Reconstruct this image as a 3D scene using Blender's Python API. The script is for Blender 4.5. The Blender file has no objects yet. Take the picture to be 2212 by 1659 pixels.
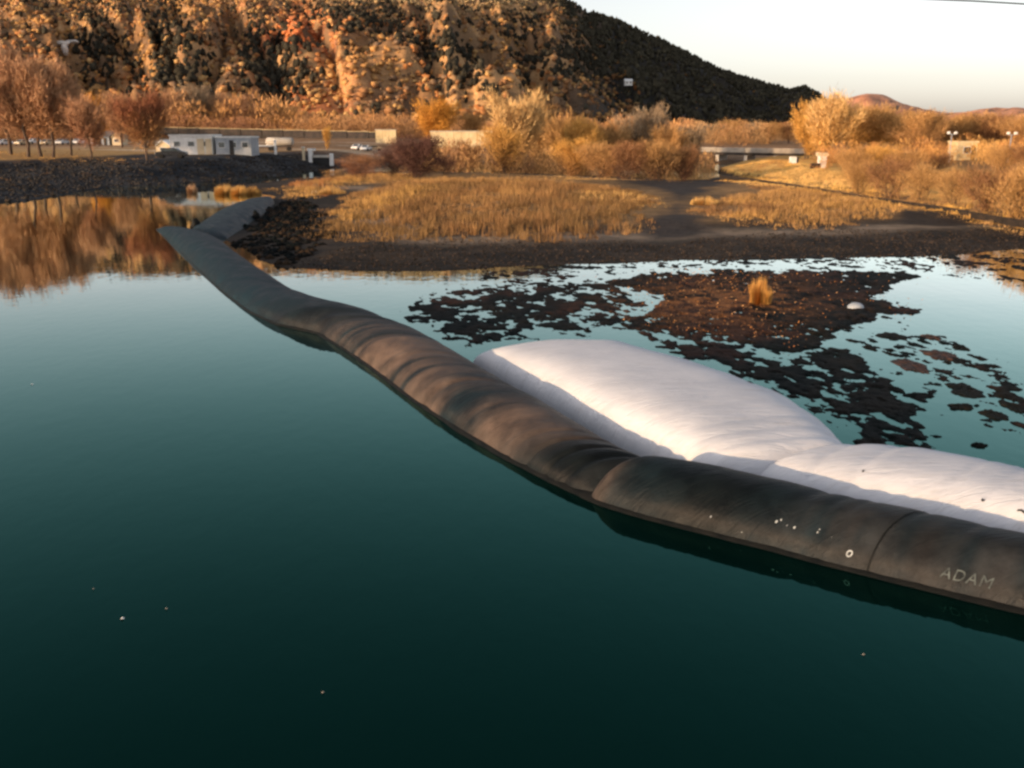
import bpy, math, random
import numpy as np
from mathutils import Vector, Matrix

R = math.radians
scn = bpy.context.scene
COL = scn.collection

# ------------------------------------------------------------------ camera
FPX, CX, CY, CAMH = 2124.0, 1106.0, 829.5, 7.0      # layout units: the picture taken as 2212 x 1659
PITCH = math.atan((CY - 285) / FPX)
cam_d = bpy.data.cameras.new('camera'); cam = bpy.data.objects.new('camera', cam_d); COL.objects.link(cam)
cam_d.sensor_width = 36; cam_d.lens = FPX / 2212 * 36
cam_d.clip_start = 0.1; cam_d.clip_end = 20000
cam.location = (0, 0, CAMH); cam.rotation_euler = (math.pi / 2 - PITCH, 0, 0)
scn.camera = cam

# ------------------------------------------------------------------ sky, sun, exposure
SUN_EL, SUN_ROT = R(8), R(236)
world = bpy.data.worlds.new('World'); scn.world = world; world.use_nodes = True
nt = world.node_tree
sky = nt.nodes.new('ShaderNodeTexSky'); sky.sky_type = 'NISHITA'; sky.sun_disc = False
sky.sun_elevation = SUN_EL; sky.sun_rotation = SUN_ROT
sky.air_density = 1.0; sky.dust_density = 1.6; sky.ozone_density = 1.2
bg = nt.nodes['Background']; bg.inputs[1].default_value = 0.142
hs = nt.nodes.new('ShaderNodeHueSaturation'); hs.inputs['Saturation'].default_value = 0.36   # thin pale evening veil
nt.links.new(sky.outputs[0], hs.inputs['Color']); mq = nt.nodes.new('ShaderNodeVectorMath'); mq.operation = 'MULTIPLY'; mq.inputs[1].default_value = (1.0, 0.965, 1.0)
nt.links.new(hs.outputs[0], mq.inputs[0]); nt.links.new(mq.outputs[0], bg.inputs[0])
sd = bpy.data.lights.new('sun', 'SUN'); sd.energy = 2.7; sd.angle = R(0.5); sd.color = (1.0, 0.66, 0.36)
so = bpy.data.objects.new('sun', sd); COL.objects.link(so)
sdir = Vector((math.sin(SUN_ROT) * math.cos(SUN_EL), math.cos(SUN_ROT) * math.cos(SUN_EL), math.sin(SUN_EL)))
so.rotation_euler = sdir.to_track_quat('Z', 'Y').to_euler(); so.location = sdir * 50
scn.view_settings.view_transform = 'Standard'; scn.view_settings.look = 'None'
scn.view_settings.gamma = 1; scn.view_settings.use_curve_mapping = False
scn.view_settings.exposure = 1.12
scn.render.engine = 'CYCLES'
scn.cycles.filter_width = 2.7
scn.cycles.max_bounces = 6

# ------------------------------------------------------------------ numeric helpers
rng = np.random.default_rng(7)

def G(x, y, z=0.0):
    """world point where the sight line of layout position (x, y) meets height z"""
    a = (np.asarray(x, float) - CX) / FPX; b = (CY - np.asarray(y, float)) / FPX
    dy = math.cos(PITCH) + b * math.sin(PITCH); dz = -math.sin(PITCH) + b * math.cos(PITCH)
    t = (z - CAMH) / dz
    return a * t, dy * t

def elev(y):
    b = (CY - np.asarray(y, float)) / FPX
    return (-math.sin(PITCH) + b * math.cos(PITCH)) / (math.cos(PITCH) + b * math.sin(PITCH))

def lat(x, y=300.0):
    b = (CY - y) / FPX
    return (np.asarray(x, float) - CX) / FPX / (math.cos(PITCH) + b * math.sin(PITCH))

def hsh(ix, iy, s):
    n = (ix.astype(np.int64) * 374761393 + iy.astype(np.int64) * 668265263 + s * 1442695041) & 0x7fffffff
    n = ((n ^ (n >> 13)) * 1274126177) & 0x7fffffff
    n = n ^ (n >> 16)
    return (n & 0xffff) / 65535.0

def vnoise(x, y, s=0):
    x = np.asarray(x, float); y = np.asarray(y, float)
    ix = np.floor(x); iy = np.floor(y); fx = x - ix; fy = y - iy
    fx = fx * fx * (3 - 2 * fx); fy = fy * fy * (3 - 2 * fy)
    a = hsh(ix, iy, s); b = hsh(ix + 1, iy, s); c = hsh(ix, iy + 1, s); d = hsh(ix + 1, iy + 1, s)
    return (a + (b - a) * fx) * (1 - fy) + (c + (d - c) * fx) * fy

def fbm(x, y, s=0, o=4):
    t = 0; amp = 0.5; n = 0
    for k in range(o):
        t = t + amp * vnoise(np.asarray(x) * 2 ** k, np.asarray(y) * 2 ** k, s + k * 17); n += amp; amp *= 0.5
    return t / n

def sstep(a, b, x):
    t = np.clip((x - a) / (b - a), 0, 1); return t * t * (3 - 2 * t)

def sdf(px, py, poly):
    """signed distance, positive inside"""
    px = np.asarray(px, float); py = np.asarray(py, float)
    d = np.full(px.shape, 1e18); ins = np.zeros(px.shape, bool)
    n = len(poly)
    for i in range(n):
        ax, ay = poly[i]; bx, by = poly[(i + 1) % n]
        ex, ey = bx - ax, by - ay
        t = np.clip(((px - ax) * ex + (py - ay) * ey) / (ex * ex + ey * ey + 1e-12), 0, 1)
        d = np.minimum(d, (px - ax - t * ex) ** 2 + (py - ay - t * ey) ** 2)
        c = ((ay > py) != (by > py))
        if ay != by:
            ins ^= c & (px < (bx - ax) * (py - ay) / (by - ay) + ax)
    return np.where(ins, 1, -1) * np.sqrt(d)

def gpoly(pts, z=0.0):
    return [tuple(float(v) for v in G(x, y, z)) for x, y in pts]

# ------------------------------------------------------------------ object helpers
def tag(o, label=None, cat=None, group=None, kind=None):
    if label: o['label'] = label
    if cat: o['category'] = cat
    if group: o['group'] = group
    if kind: o['kind'] = kind
    return o

def link(name, me, mat=None, parent=None):
    o = bpy.data.objects.new(name, me); COL.objects.link(o)
    if mat is not None and me is not None and len(me.materials) == 0: me.materials.append(mat)
    if parent is not None: o.parent = parent
    return o

def empty(name, loc, label, cat, group=None, rz=0):
    o = bpy.data.objects.new(name, None); COL.objects.link(o)
    o.location = loc; o.rotation_euler.z = rz; o.empty_display_size = 0.2
    return tag(o, label, cat, group)

def npmesh(name, V, F, col=None, smooth=False):
    """V (n,3), F (m,3 or 4) arrays"""
    me = bpy.data.meshes.new(name); V = np.asarray(V, np.float32); F = np.asarray(F, np.int32)
    k = F.shape[1]
    me.vertices.add(len(V)); me.vertices.foreach_set('co', V.ravel())
    me.loops.add(F.size); me.loops.foreach_set('vertex_index', F.ravel())
    me.polygons.add(len(F)); me.polygons.foreach_set('loop_start', np.arange(0, F.size, k, dtype=np.int32))
    me.polygons.foreach_set('loop_total', np.full(len(F), k, np.int32))
    if smooth: me.polygons.foreach_set('use_smooth', np.ones(len(F), bool))
    me.update(calc_edges=True)
    if col is not None:
        ca = me.color_attributes.new('Col', 'FLOAT_COLOR', 'POINT')
        c4 = np.ones((len(V), 4), np.float32); c4[:, :3] = np.clip(col, 0, 1); ca.data.foreach_set('color', c4.ravel())
    me.validate()
    return me

def gridfaces(nr, nc, keep=None):
    i = np.arange((nr - 1) * (nc - 1)); r = i // (nc - 1); c = i % (nc - 1)
    a = r * nc + c
    F = np.stack([a, a + 1, a + nc + 1, a + nc], 1)
    if keep is not None:
        F = F[keep.ravel()[F].any(1)]
    return F

class MB:
    """collects boxes, tubes and prisms into one mesh"""
    def __init__(s): s.v = []; s.f = []
    def add(s, vs, fs):
        b = len(s.v); s.v += [tuple(v) for v in vs]; s.f += [tuple(i + b for i in f) for f in fs]; return s
    def box(s, c, d, rz=0):
        x, y, z = c; a, b, h = d[0] / 2, d[1] / 2, d[2] / 2; cr, sr = math.cos(rz), math.sin(rz)
        vs = [(x + i * a * cr - j * b * sr, y + i * a * sr + j * b * cr, z + k * h) for k in (-1, 1) for i, j in ((-1, -1), (1, -1), (1, 1), (-1, 1))]
        return s.add(vs, [(3, 2, 1, 0), (4, 5, 6, 7), (0, 1, 5, 4), (1, 2, 6, 5), (2, 3, 7, 6), (3, 0, 4, 7)])
    def tube(s, pts, rad, n=8, caps=True):
        P = [Vector(p) for p in pts]; vs = []; fs = []
        if not hasattr(rad, '__len__'): rad = [rad] * len(P)
        for i, p in enumerate(P):
            t = (P[min(i + 1, len(P) - 1)] - P[max(i - 1, 0)]).normalized()
            u = t.cross(Vector((0, 0, 1)) if abs(t.z) < .9 else Vector((1, 0, 0))).normalized(); w = t.cross(u)
            for k in range(n):
                a = 2 * math.pi * k / n; vs.append(p + (u * math.cos(a) + w * math.sin(a)) * rad[i])
        for i in range(len(P) - 1):
            for k in range(n):
                fs.append((i * n + k, i * n + (k + 1) % n, (i + 1) * n + (k + 1) % n, (i + 1) * n + k))
        if caps: fs += [tuple(range(n))[::-1], tuple((len(P) - 1) * n + k for k in range(n))]
        return s.add(vs, fs)
    def prism(s, prof, y0, y1):
        """profile in x,z extruded along y"""
        n = len(prof); vs = [(x, y0, z) for x, z in prof] + [(x, y1, z) for x, z in prof]
        return s.add(vs, [tuple(range(n)), tuple(range(2 * n - 1, n - 1, -1))] + [(i, i + n, (i + 1) % n + n, (i + 1) % n) for i in range(n)])
    def build(s, name, mat, parent=None, smooth=False, bevel=0):
        me = bpy.data.meshes.new(name); me.from_pydata(s.v, [], s.f); me.validate(); me.update()
        if smooth: me.polygons.foreach_set('use_smooth', [True] * len(me.polygons))
        o = link(name, me, mat, parent)
        if bevel:
            m = o.modifiers.new('b', 'BEVEL'); m.width = bevel; m.segments = 2; m.limit_method = 'ANGLE'
        return o

# ------------------------------------------------------------------ materials
def newmat(name):
    m = bpy.data.materials.new(name); m.use_nodes = True
    return m, m.node_tree, m.node_tree.nodes['Principled BSDF']

def noisy(name, c1, c2, scale=3, rough=0.8, bump=0.0, detail=6, bscale=None, spec=0.3, coord='Object', lo=.35, hi=.65):
    m, t, p = newmat(name)
    tc = t.nodes.new('ShaderNodeTexCoord'); n = t.nodes.new('ShaderNodeTexNoise'); r = t.nodes.new('ShaderNodeValToRGB')
    n.inputs['Scale'].default_value = scale; n.inputs['Detail'].default_value = detail
    r.color_ramp.elements[0].color = (*c1, 1); r.color_ramp.elements[1].color = (*c2, 1)
    r.color_ramp.elements[0].position = lo; r.color_ramp.elements[1].position = hi
    t.links.new(tc.outputs[coord], n.inputs[0]); t.links.new(n.outputs[0], r.inputs[0]); t.links.new(r.outputs[0], p.inputs['Base Color'])
    p.inputs['Roughness'].default_value = rough; p.inputs['Specular IOR Level'].default_value = spec
    if bump:
        n2 = t.nodes.new('ShaderNodeTexNoise'); n2.inputs['Scale'].default_value = bscale or scale * 4; n2.inputs['Detail'].default_value = 5
        b = t.nodes.new('ShaderNodeBump'); b.inputs['Strength'].default_value = 1; b.inputs['Distance'].default_value = bump
        t.links.new(tc.outputs[coord], n2.inputs[0]); t.links.new(n2.outputs[0], b.inputs['Height']); t.links.new(b.outputs[0], p.inputs['Normal'])
    return m

def attrmat(name, rough=0.9, spec=0.1, nscale=None, bump=0.0, amt=0.5, wet=False):
    """colour from the mesh's own Col attribute, broken up by noise"""
    m, t, p = newmat(name)
    at = t.nodes.new('ShaderNodeAttribute'); at.attribute_name = 'Col'
    out = at.outputs['Color']
    if nscale:
        tc = t.nodes.new('ShaderNodeTexCoord'); n = t.nodes.new('ShaderNodeTexNoise'); n.inputs['Scale'].default_value = nscale
        n.inputs['Detail'].default_value = 8; n.inputs['Roughness'].default_value = .65
        mr = t.nodes.new('ShaderNodeMapRange'); mr.inputs[1].default_value = .3; mr.inputs[2].default_value = .7
        mr.inputs[3].default_value = 1 - amt; mr.inputs[4].default_value = 1 + amt
        mx = t.nodes.new('ShaderNodeVectorMath'); mx.operation = 'SCALE'
        t.links.new(tc.outputs['Object'], n.inputs[0]); t.links.new(n.outputs[0], mr.inputs[0])
        t.links.new(out, mx.inputs[0]); t.links.new(mr.outputs[0], mx.inputs['Scale']); out = mx.outputs[0]
        if bump:
            b = t.nodes.new('ShaderNodeBump'); b.inputs['Distance'].default_value = bump
            n3 = t.nodes.new('ShaderNodeTexNoise'); n3.inputs['Scale'].default_value = nscale * 2.5; n3.inputs['Detail'].default_value = 6
            t.links.new(tc.outputs['Object'], n3.inputs[0]); t.links.new(n3.outputs[0], b.inputs['Height']); t.links.new(b.outputs[0], p.inputs['Normal'])
    t.links.new(out, p.inputs['Base Color'])
    p.inputs['Roughness'].default_value = rough; p.inputs['Specular IOR Level'].default_value = spec
    return m

M = {}
def add_creases(m, dist=.02, sc=1.0, ang=45, stain=None):
    t = m.node_tree; p = t.nodes['Principled BSDF']
    tc = t.nodes.new('ShaderNodeTexCoord'); mp = t.nodes.new('ShaderNodeMapping'); mp.inputs['Rotation'].default_value = (0, 0, R(ang)); mp.inputs['Scale'].default_value = (.55 * sc, 3.4 * sc, .55 * sc)
    n = t.nodes.new('ShaderNodeTexNoise'); n.inputs['Scale'].default_value = 1.5; n.inputs['Detail'].default_value = 5; n.inputs['Roughness'].default_value = .6; n.inputs['Distortion'].default_value = .8
    rd = t.nodes.new('ShaderNodeMath'); rd.operation = 'PINGPONG'; rd.inputs[1].default_value = .5
    mu_ = t.nodes.new('ShaderNodeMath'); mu_.operation = 'MULTIPLY'; mu_.inputs[1].default_value = 3.0
    b = t.nodes.new('ShaderNodeBump'); b.inputs['Distance'].default_value = dist; b.inputs['Strength'].default_value = .8
    t.links.new(tc.outputs['Object'], mp.inputs[0]); t.links.new(mp.outputs[0], n.inputs[0]); t.links.new(n.outputs[0], mu_.inputs[0]); t.links.new(mu_.outputs[0], rd.inputs[0])
    t.links.new(rd.outputs[0], b.inputs['Height'])
    old = p.inputs['Normal'].links[0].from_socket if p.inputs['Normal'].links else None
    if old: t.links.new(old, b.inputs['Normal'])
    t.links.new(b.outputs[0], p.inputs['Normal'])
    if stain:
        src = p.inputs['Base Color'].links[0].from_socket
        n2 = t.nodes.new('ShaderNodeTexNoise'); n2.inputs['Scale'].default_value = 1.1; n2.inputs['Detail'].default_value = 9; n2.inputs['Roughness'].default_value = .72
        r = t.nodes.new('ShaderNodeMapRange'); r.inputs[1].default_value = .56; r.inputs[2].default_value = .74; r.inputs[3].default_value = 0; r.inputs[4].default_value = .5
        mx = t.nodes.new('ShaderNodeMix'); mx.data_type = 'RGBA'; mx.inputs[7].default_value = (*stain, 1)
        t.links.new(mp.outputs[0], n2.inputs[0]); t.links.new(n2.outputs[0], r.inputs[0]); t.links.new(r.outputs[0], mx.inputs[0]); t.links.new(src, mx.inputs[6]); t.links.new(mx.outputs[2], p.inputs['Base Color'])
M['ground'] = attrmat('ground', nscale=0.9, bump=0.12, amt=0.45)
M['slope'] = attrmat('hillside', nscale=0.06, amt=0.4)
M['mud'] = attrmat('wet_mud', nscale=5.0, bump=0.05, amt=0.6, rough=0.8, spec=0.06)
M['veg'] = attrmat('vegetation', rough=0.95, spec=0.05)
M['bark'] = noisy('bark', (0.05, 0.035, 0.025), (0.12, 0.08, 0.055), 3, 0.9)

def water_mat():
    m, t, p = newmat('river_water')
    t.nodes.remove(p); out = t.nodes['Material Output']
    gl = t.nodes.new('ShaderNodeBsdfGlossy'); gl.inputs['Color'].default_value = (0.60, 0.97, 0.97, 1); gl.inputs['Roughness'].default_value = 0.02
    df = t.nodes.new('ShaderNodeBsdfDiffuse'); df.inputs['Color'].default_value = (0.0006, 0.0065, 0.0050, 1)
    fr = t.nodes.new('ShaderNodeFresnel'); fr.inputs['IOR'].default_value = 1.33
    pw = t.nodes.new('ShaderNodeMath'); pw.operation = 'POWER'; pw.inputs[1].default_value = 1.6
    ml = t.nodes.new('ShaderNodeMath'); ml.operation = 'MULTIPLY'; ml.inputs[1].default_value = 2.75; ml.use_clamp = True
    ms = t.nodes.new('ShaderNodeMixShader')
    cr = t.nodes.new('ShaderNodeValToRGB'); cr.color_ramp.elements[0].position = .03; cr.color_ramp.elements[0].color = (0.16, 0.88, 0.76, 1)
    cr.color_ramp.elements[1].position = .42; cr.color_ramp.elements[1].color = (0.90, 0.99, 0.965, 1)
    t.links.new(fr.outputs[0], cr.inputs[0]); t.links.new(cr.outputs[0], gl.inputs['Color'])
    t.links.new(fr.outputs[0], pw.inputs[0]); t.links.new(pw.outputs[0], ml.inputs[0]); t.links.new(ml.outputs[0], ms.inputs[0])
    t.links.new(df.outputs[0], ms.inputs[1]); t.links.new(gl.outputs[0], ms.inputs[2]); t.links.new(ms.outputs[0], out.inputs[0])
    tc = t.nodes.new('ShaderNodeTexCoord'); mp = t.nodes.new('ShaderNodeMapping'); mp.inputs['Scale'].default_value = (1.0, 0.55, 1)
    n = t.nodes.new('ShaderNodeTexNoise'); n.inputs['Scale'].default_value = 2.2; n.inputs['Detail'].default_value = 3
    n2 = t.nodes.new('ShaderNodeTexNoise'); n2.inputs['Scale'].default_value = 0.12; n2.inputs['Detail'].default_value = 2
    b = t.nodes.new('ShaderNodeBump'); b.inputs['Strength'].default_value = 1; b.inputs['Distance'].default_value = 0.0028
    b2 = t.nodes.new('ShaderNodeBump'); b2.inputs['Strength'].default_value = 1; b2.inputs['Distance'].default_value = 0.02
    t.links.new(tc.outputs['Object'], mp.inputs[0]); t.links.new(mp.outputs[0], n.inputs[0]); t.links.new(mp.outputs[0], n2.inputs[0])
    t.links.new(n2.outputs[0], b2.inputs['Height']); t.links.new(b2.outputs[0], b.inputs['Normal'])
    t.links.new(n.outputs[0], b.inputs['Height']); t.links.new(b.outputs[0], gl.inputs['Normal']); t.links.new(b.outputs[0], fr.inputs['Normal'])
    return m
M['water'] = water_mat()

def tube_black():
    m, t, p = newmat('black_geotextile')
    at = t.nodes.new('ShaderNodeAttribute'); at.attribute_name = 'Col'
    uv = t.nodes.new('ShaderNodeTexCoord')
    n = t.nodes.new('ShaderNodeTexNoise'); n.inputs['Scale'].default_value = 1.3; n.inputs['Detail'].default_value = 8; n.inputs['Roughness'].default_value = .65
    n2 = t.nodes.new('ShaderNodeTexNoise'); n2.inputs['Scale'].default_value = 14; n2.inputs['Detail'].default_value = 4
    r = t.nodes.new('ShaderNodeMapRange'); r.inputs[1].default_value = .38; r.inputs[2].default_value = .68; r.inputs[3].default_value = .55; r.inputs[4].default_value = 1.5
    sc = t.nodes.new('ShaderNodeVectorMath'); sc.operation = 'SCALE'
    t.links.new(uv.outputs['Object'], n.inputs[0]); t.links.new(uv.outputs['Object'], n2.inputs[0])
    t.links.new(n.outputs[0], r.inputs[0]); t.links.new(at.outputs['Color'], sc.inputs[0]); t.links.new(r.outputs[0], sc.inputs['Scale'])
    t.links.new(sc.outputs[0], p.inputs['Base Color'])
    rr = t.nodes.new('ShaderNodeMapRange'); rr.inputs[1].default_value = .3; rr.inputs[2].default_value = .7; rr.inputs[3].default_value = .40; rr.inputs[4].default_value = .65
    t.links.new(n.outputs[0], rr.inputs[0]); t.links.new(rr.outputs[0], p.inputs['Roughness'])
    b = t.nodes.new('ShaderNodeBump'); b.inputs['Distance'].default_value = 0.006
    t.links.new(n2.outputs[0], b.inputs['Height']); t.links.new(b.outputs[0], p.inputs['Normal'])
    p.inputs['Specular IOR Level'].default_value = 0.1
    return m
M['black'] = tube_black()
M['wet_black'] = noisy('wet_black_fabric', (0.003, 0.004, 0.004), (0.008, 0.008, 0.007), 3, 0.6, spec=.1)
M['white_fabric'] = noisy('white_geotextile', (0.50, 0.51, 0.54), (0.59, 0.59, 0.61), 0.8, 0.75, bump=0.006, bscale=9, spec=0.25)
add_creases(M['white_fabric'], .030, 1.0, 40, (.36, .33, .30)); add_creases(M['black'], .022, 1.2, 42)
M['white_print'] = noisy('worn_white_print', (0.20, 0.21, 0.21), (0.42, 0.44, 0.43), 9, 0.7)
M['dim_print'] = noisy('faded_print', (0.02, 0.026, 0.026), (0.085, 0.10, 0.095), 9, 0.7)
M['white'] = noisy('white_paint', (0.62, 0.61, 0.58), (0.78, 0.77, 0.74), 1.5, 0.6)
M['cream'] = noisy('cream_render', (0.50, 0.40, 0.26), (0.66, 0.54, 0.36), 0.6, 0.85)
M['greypaint'] = noisy('grey_sheet', (0.22, 0.25, 0.28), (0.34, 0.37, 0.40), 0.8, 0.5)
M['roof'] = noisy('roof_sheet', (0.10, 0.09, 0.085), (0.18, 0.15, 0.13), 0.7, 0.7)
M['dark'] = noisy('dark_opening_shade', (0.010, 0.010, 0.010), (0.02, 0.02, 0.02), 1, 0.6)
M['darksteel'] = noisy('dark_steel', (0.02, 0.017, 0.015), (0.05, 0.035, 0.028), 0.8, 0.7)
M['concrete'] = noisy('concrete', (0.34, 0.31, 0.27), (0.48, 0.44, 0.38), 0.5, 0.85, bump=0.02)
M['oldconcrete'] = noisy('old_concrete', (0.22, 0.19, 0.16), (0.32, 0.28, 0.23), 0.5, 0.9)
M['goldwall'] = noisy('sandstone_wall', (0.50, 0.38, 0.20), (0.68, 0.54, 0.32), 0.35, 0.9, bump=0.05)
M['glass'] = noisy('window_glass', (0.02, 0.03, 0.035), (0.04, 0.05, 0.06), 1, 0.1, spec=0.6)
M['carwhite'] = noisy('white_car_paint', (0.6, 0.6, 0.6), (0.7, 0.7, 0.7), 1, 0.25, spec=0.5)
M['cartan'] = noisy('tan_car_paint', (0.4, 0.3, 0.18), (0.46, 0.36, 0.22), 1, 0.3, spec=0.5)
M['carblack'] = noisy('black_car_paint', (0.008, 0.008, 0.01), (0.015, 0.015, 0.018), 1, 0.25, spec=0.5)
M['rubber'] = noisy('tyre_rubber', (0.01, 0.01, 0.01), (0.02, 0.02, 0.02), 5, 0.9)
M['wood'] = noisy('weathered_timber', (0.012, 0.009, 0.007), (0.03, 0.02, 0.013), 2, 0.9)
M['lamp'] = noisy('lamp_housing', (0.7, 0.68, 0.62), (0.8, 0.78, 0.72), 2, 0.4)
M['shirt'] = noisy('white_shirt', (0.6, 0.58, 0.55), (0.72, 0.7, 0.66), 2, 0.8)
M['rock'] = noisy('pale_rock', (0.55, 0.48, 0.42), (0.75, 0.68, 0.6), 0.4, 0.9, bump=0.1)

# ------------------------------------------------------------------ water
w = MB(); w.add([(-5000, -1500, 0), (5000, -1500, 0), (5000, 7000, 0), (-5000, 7000, 0)], [(0, 1, 2, 3)])
tag(w.build('water', M['water']), kind='structure')

# ------------------------------------------------------------------ terrain
FAR_BANK = gpoly([(-1800, 470), (-500, 452), (0, 438), (60, 436), (110, 428), (190, 414), (260, 405), (330, 402), (400, 398), (480, 393), (560, 386), (640, 376), (720, 364), (800, 358), (1000, 353), (1250, 352), (1480, 352), (1560, 354), (2400, 345), (4200, 330)]) + [(2500, 5000), (-4500, 5000), (-4500, 400)]
MARSH = gpoly([(590, 432), (560, 452), (530, 480), (508, 505), (520, 535), (560, 562), (640, 577), (800, 583), (1000, 584), (1100, 579), (1200, 576), (1350, 572), (1500, 565), (1700, 561), (1900, 556), (2050, 550), (2212, 541), (2600, 528), (3600, 500), (4600, 470), (4600, 372), (3000, 350), (2212, 349), (1600, 356), (1552, 366), (1556, 380), (1530, 388), (1470, 389), (1350, 383), (1200, 377), (1050, 373), (900, 369), (780, 371), (700, 381), (600, 391), (480, 402), (452, 410), (462, 418), (560, 420), (600, 424)])
RIGHT_BANK = gpoly([(1552, 372), (1640, 388), (1760, 405), (1900, 430), (2050, 452), (2212, 476), (2700, 545), (3600, 690), (5200, 560), (4600, 372), (3000, 346), (2212, 345), (1620, 350)])
PEAK = [(-3200, 120), (-2000, 60), (-1000, 30), (-300, 5), (0, -8), (300, -14), (600, -10), (900, -24), (1100, -22), (1180, -12), (1222, 2), (1262, 24), (1330, 48), (1400, 78), (1470, 112), (1540, 148), (1600, 168), (1680, 190), (1745, 214), (1800, 238), (1860, 268), (1930, 285), (4500, 290)]
PKX = np.array([p[0] for p in PEAK], float); PKY = np.array([p[1] for p in PEAK], float)

def lay_x(X, Y):
    return CX + X / np.maximum(Y, 1) / lat(CX + 1.0)
def mtn_lines(u):
    yb = np.interp(u, [-3000, -400, 300, 900, 1150, 1350, 1600, 1850, 4500], [380, 400, 420, 430, 440, 560, 760, 980, 1300])
    yr = np.interp(u, [-3000, 0, 600, 1100, 1220, 1400, 1600, 1850, 4500], [1000, 1020, 1050, 1080, 1130, 1330, 1560, 1780, 2000])
    return yb, yr

def HZ(X, Y, detail=True):
    """ground height"""
    X = np.asarray(X, float); Y = np.asarray(Y, float)
    n = fbm(X * 0.12, Y * 0.12, 3) - 0.5
    z = np.full(X.shape, -1.5)
    d1 = sdf(X, Y, FAR_BANK) + n * 3 - 1.2
    left = sstep(-20, -45, X)
    wr = 16 + 20 * sstep(-52, -70, X)
    h1 = np.where(d1 > 0, 0.1 + (1.3 + 1.5 * left) * sstep(0, 1, d1 / wr) + 0.6 * sstep(30, 60, d1), -1.5)
    rise = 1.5 * sstep(240, 350, Y)
    z = np.maximum(z, np.where(d1 > -3, np.where(d1 > 0, h1, d1 * .3) + rise, z))
    d2 = sdf(X, Y, MARSH) + n * 3.0
    h2 = np.minimum(0.03 * np.maximum(d2, 0) + 0.02, 0.36) + 0.35 * sstep(12, 20, d2) + n * 0.35 * sstep(0, 8, d2)
    z = np.maximum(z, np.where(d2 > -4, np.where(d2 > 0, h2, d2 * 0.3), z))
    d3 = sdf(X, Y, RIGHT_BANK) + n * 1.5
    z = np.maximum(z, np.where(d3 > 0, 0.75 + 1.1 * sstep(0, 9, d3) + 0.7 * sstep(8, 40, d3), z))
    # the dark muddy gut that splits the two marshes
    u = lay_x(X, Y)
    # mountain
    yb, yr = mtn_lines(u)
    zr = CAMH + elev(np.interp(u, PKX, PKY)) * yr
    t = (Y - yb) / (yr - yb)
    zr = np.maximum(zr, 4)
    wv = (fbm(u * 0.012 + Y * 0.0015, Y * 0.0022, 11, 4) - 0.5)
    rav = np.abs(vnoise(u * 0.011 + wv * 3.0 + 4.3, Y * 0.0016, 21) - 0.5) * 2
    mid_n = (fbm(X * .018, Y * .012, 33, 4) - .5) * 42 * np.sin(np.clip(t * 1.15, 0, 1) * math.pi) ** .7
    g = np.where(t < 0, 0, np.where(t < 1, np.clip(t, 0, 1) ** 0.92, 1 - 0.35 * np.clip(t - 1, 0, 1)))
    fine_n = (fbm(X * .055, Y * .035, 35, 3) - .5) * 15 + (np.abs(vnoise(X * .045 + wv * 2, Y * .006, 37) - .5) - .25) * 16
    hm = 6 + (zr - 6) * g + np.where((t > 0) & (t < .87), mid_n + fine_n * np.sin(np.clip(t * 1.15, 0, 1) * math.pi) ** .6, 0) + np.where((t > 0), (rav - 0.45) * 30 * np.sin(np.clip(t, 0, 1) * math.pi) * 1.0 + wv * 34 * np.sin(np.clip(t, 0, 1) * math.pi), 0)
    z = np.where((t > 0), np.maximum(hm, 5.0) * np.clip(t * 8, 0, 1) + z * (1 - np.clip(t * 8, 0, 1)), z)
    return z

us = np.concatenate([np.linspace(-2600, -100, 80, endpoint=False), np.linspace(-100, 2320, 440, endpoint=False), np.linspace(2320, 4800, 80)])
ys = np.concatenate([np.geomspace(34, 240, 250, endpoint=False), np.geomspace(240, 415, 30, endpoint=False), np.linspace(415, 1150, 170, endpoint=False), np.geomspace(1150, 2900, 50)])
UU, YY = np.meshgrid(us, ys); XX = (UU - CX) * float(lat(CX + 1.0)) * YY
ZZ = HZ(XX, YY)
# colours of the ground by zone
def mix(a, b, t):
    t = np.asarray(t)[..., None]; return a * (1 - t) + b * t
C = lambda *c: np.array(c, float)
PXX = CX + XX / YY / float(lat(CX + 1.0))
d1 = sdf(XX, YY, FAR_BANK); d2 = sdf(XX, YY, MARSH); d3 = sdf(XX, YY, RIGHT_BANK)
nz = fbm(XX * 0.25, YY * 0.25, 5); nz2 = fbm(XX * 0.05, YY * 0.05, 9)
colr = np.zeros(XX.shape + (3,)) + C(0.06, 0.045, 0.03)
bank = mix(C(0.016, 0.018, 0.021), C(0.048, 0.045, 0.043), sstep(.4, .7, nz))                        # riprap bank, the shade lying on it put into the dark colour
bank = mix(bank, C(0.36, 0.22, 0.085), sstep(0, 5, d1 - 16 - 16 * sstep(-52, -70, XX) + (nz2 - .5) * 3))                             # dry lawn on top
bank = mix(bank, C(0.24, 0.14, 0.07), sstep(200, 260, YY))
tracks = sstep(.53, .62, fbm(XX * .03, YY * .16, 15)) * sstep(195, 215, YY) * sstep(350, 320, YY) * sstep(-160, -60, XX) * sstep(20, -10, XX)
bank = mix(bank, C(0.50, 0.40, 0.28), tracks * .8)
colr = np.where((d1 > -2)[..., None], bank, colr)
marsh = mix(C(0.016, 0.013, 0.010), C(0.036, 0.026, 0.018), sstep(.4, .65, nz))                            # wet mud margin
sand = np.exp(-((d2 - 11.5 - (nz2 - .5) * 7) / 2.2) ** 2)
marsh = mix(marsh, C(0.24, 0.18, 0.125), sand * .8)
marsh = mix(marsh, mix(C(0.12, 0.075, 0.035), C(0.26, 0.15, 0.06), sstep(.4, .65, nz2)), sstep(14, 18, d2))
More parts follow.
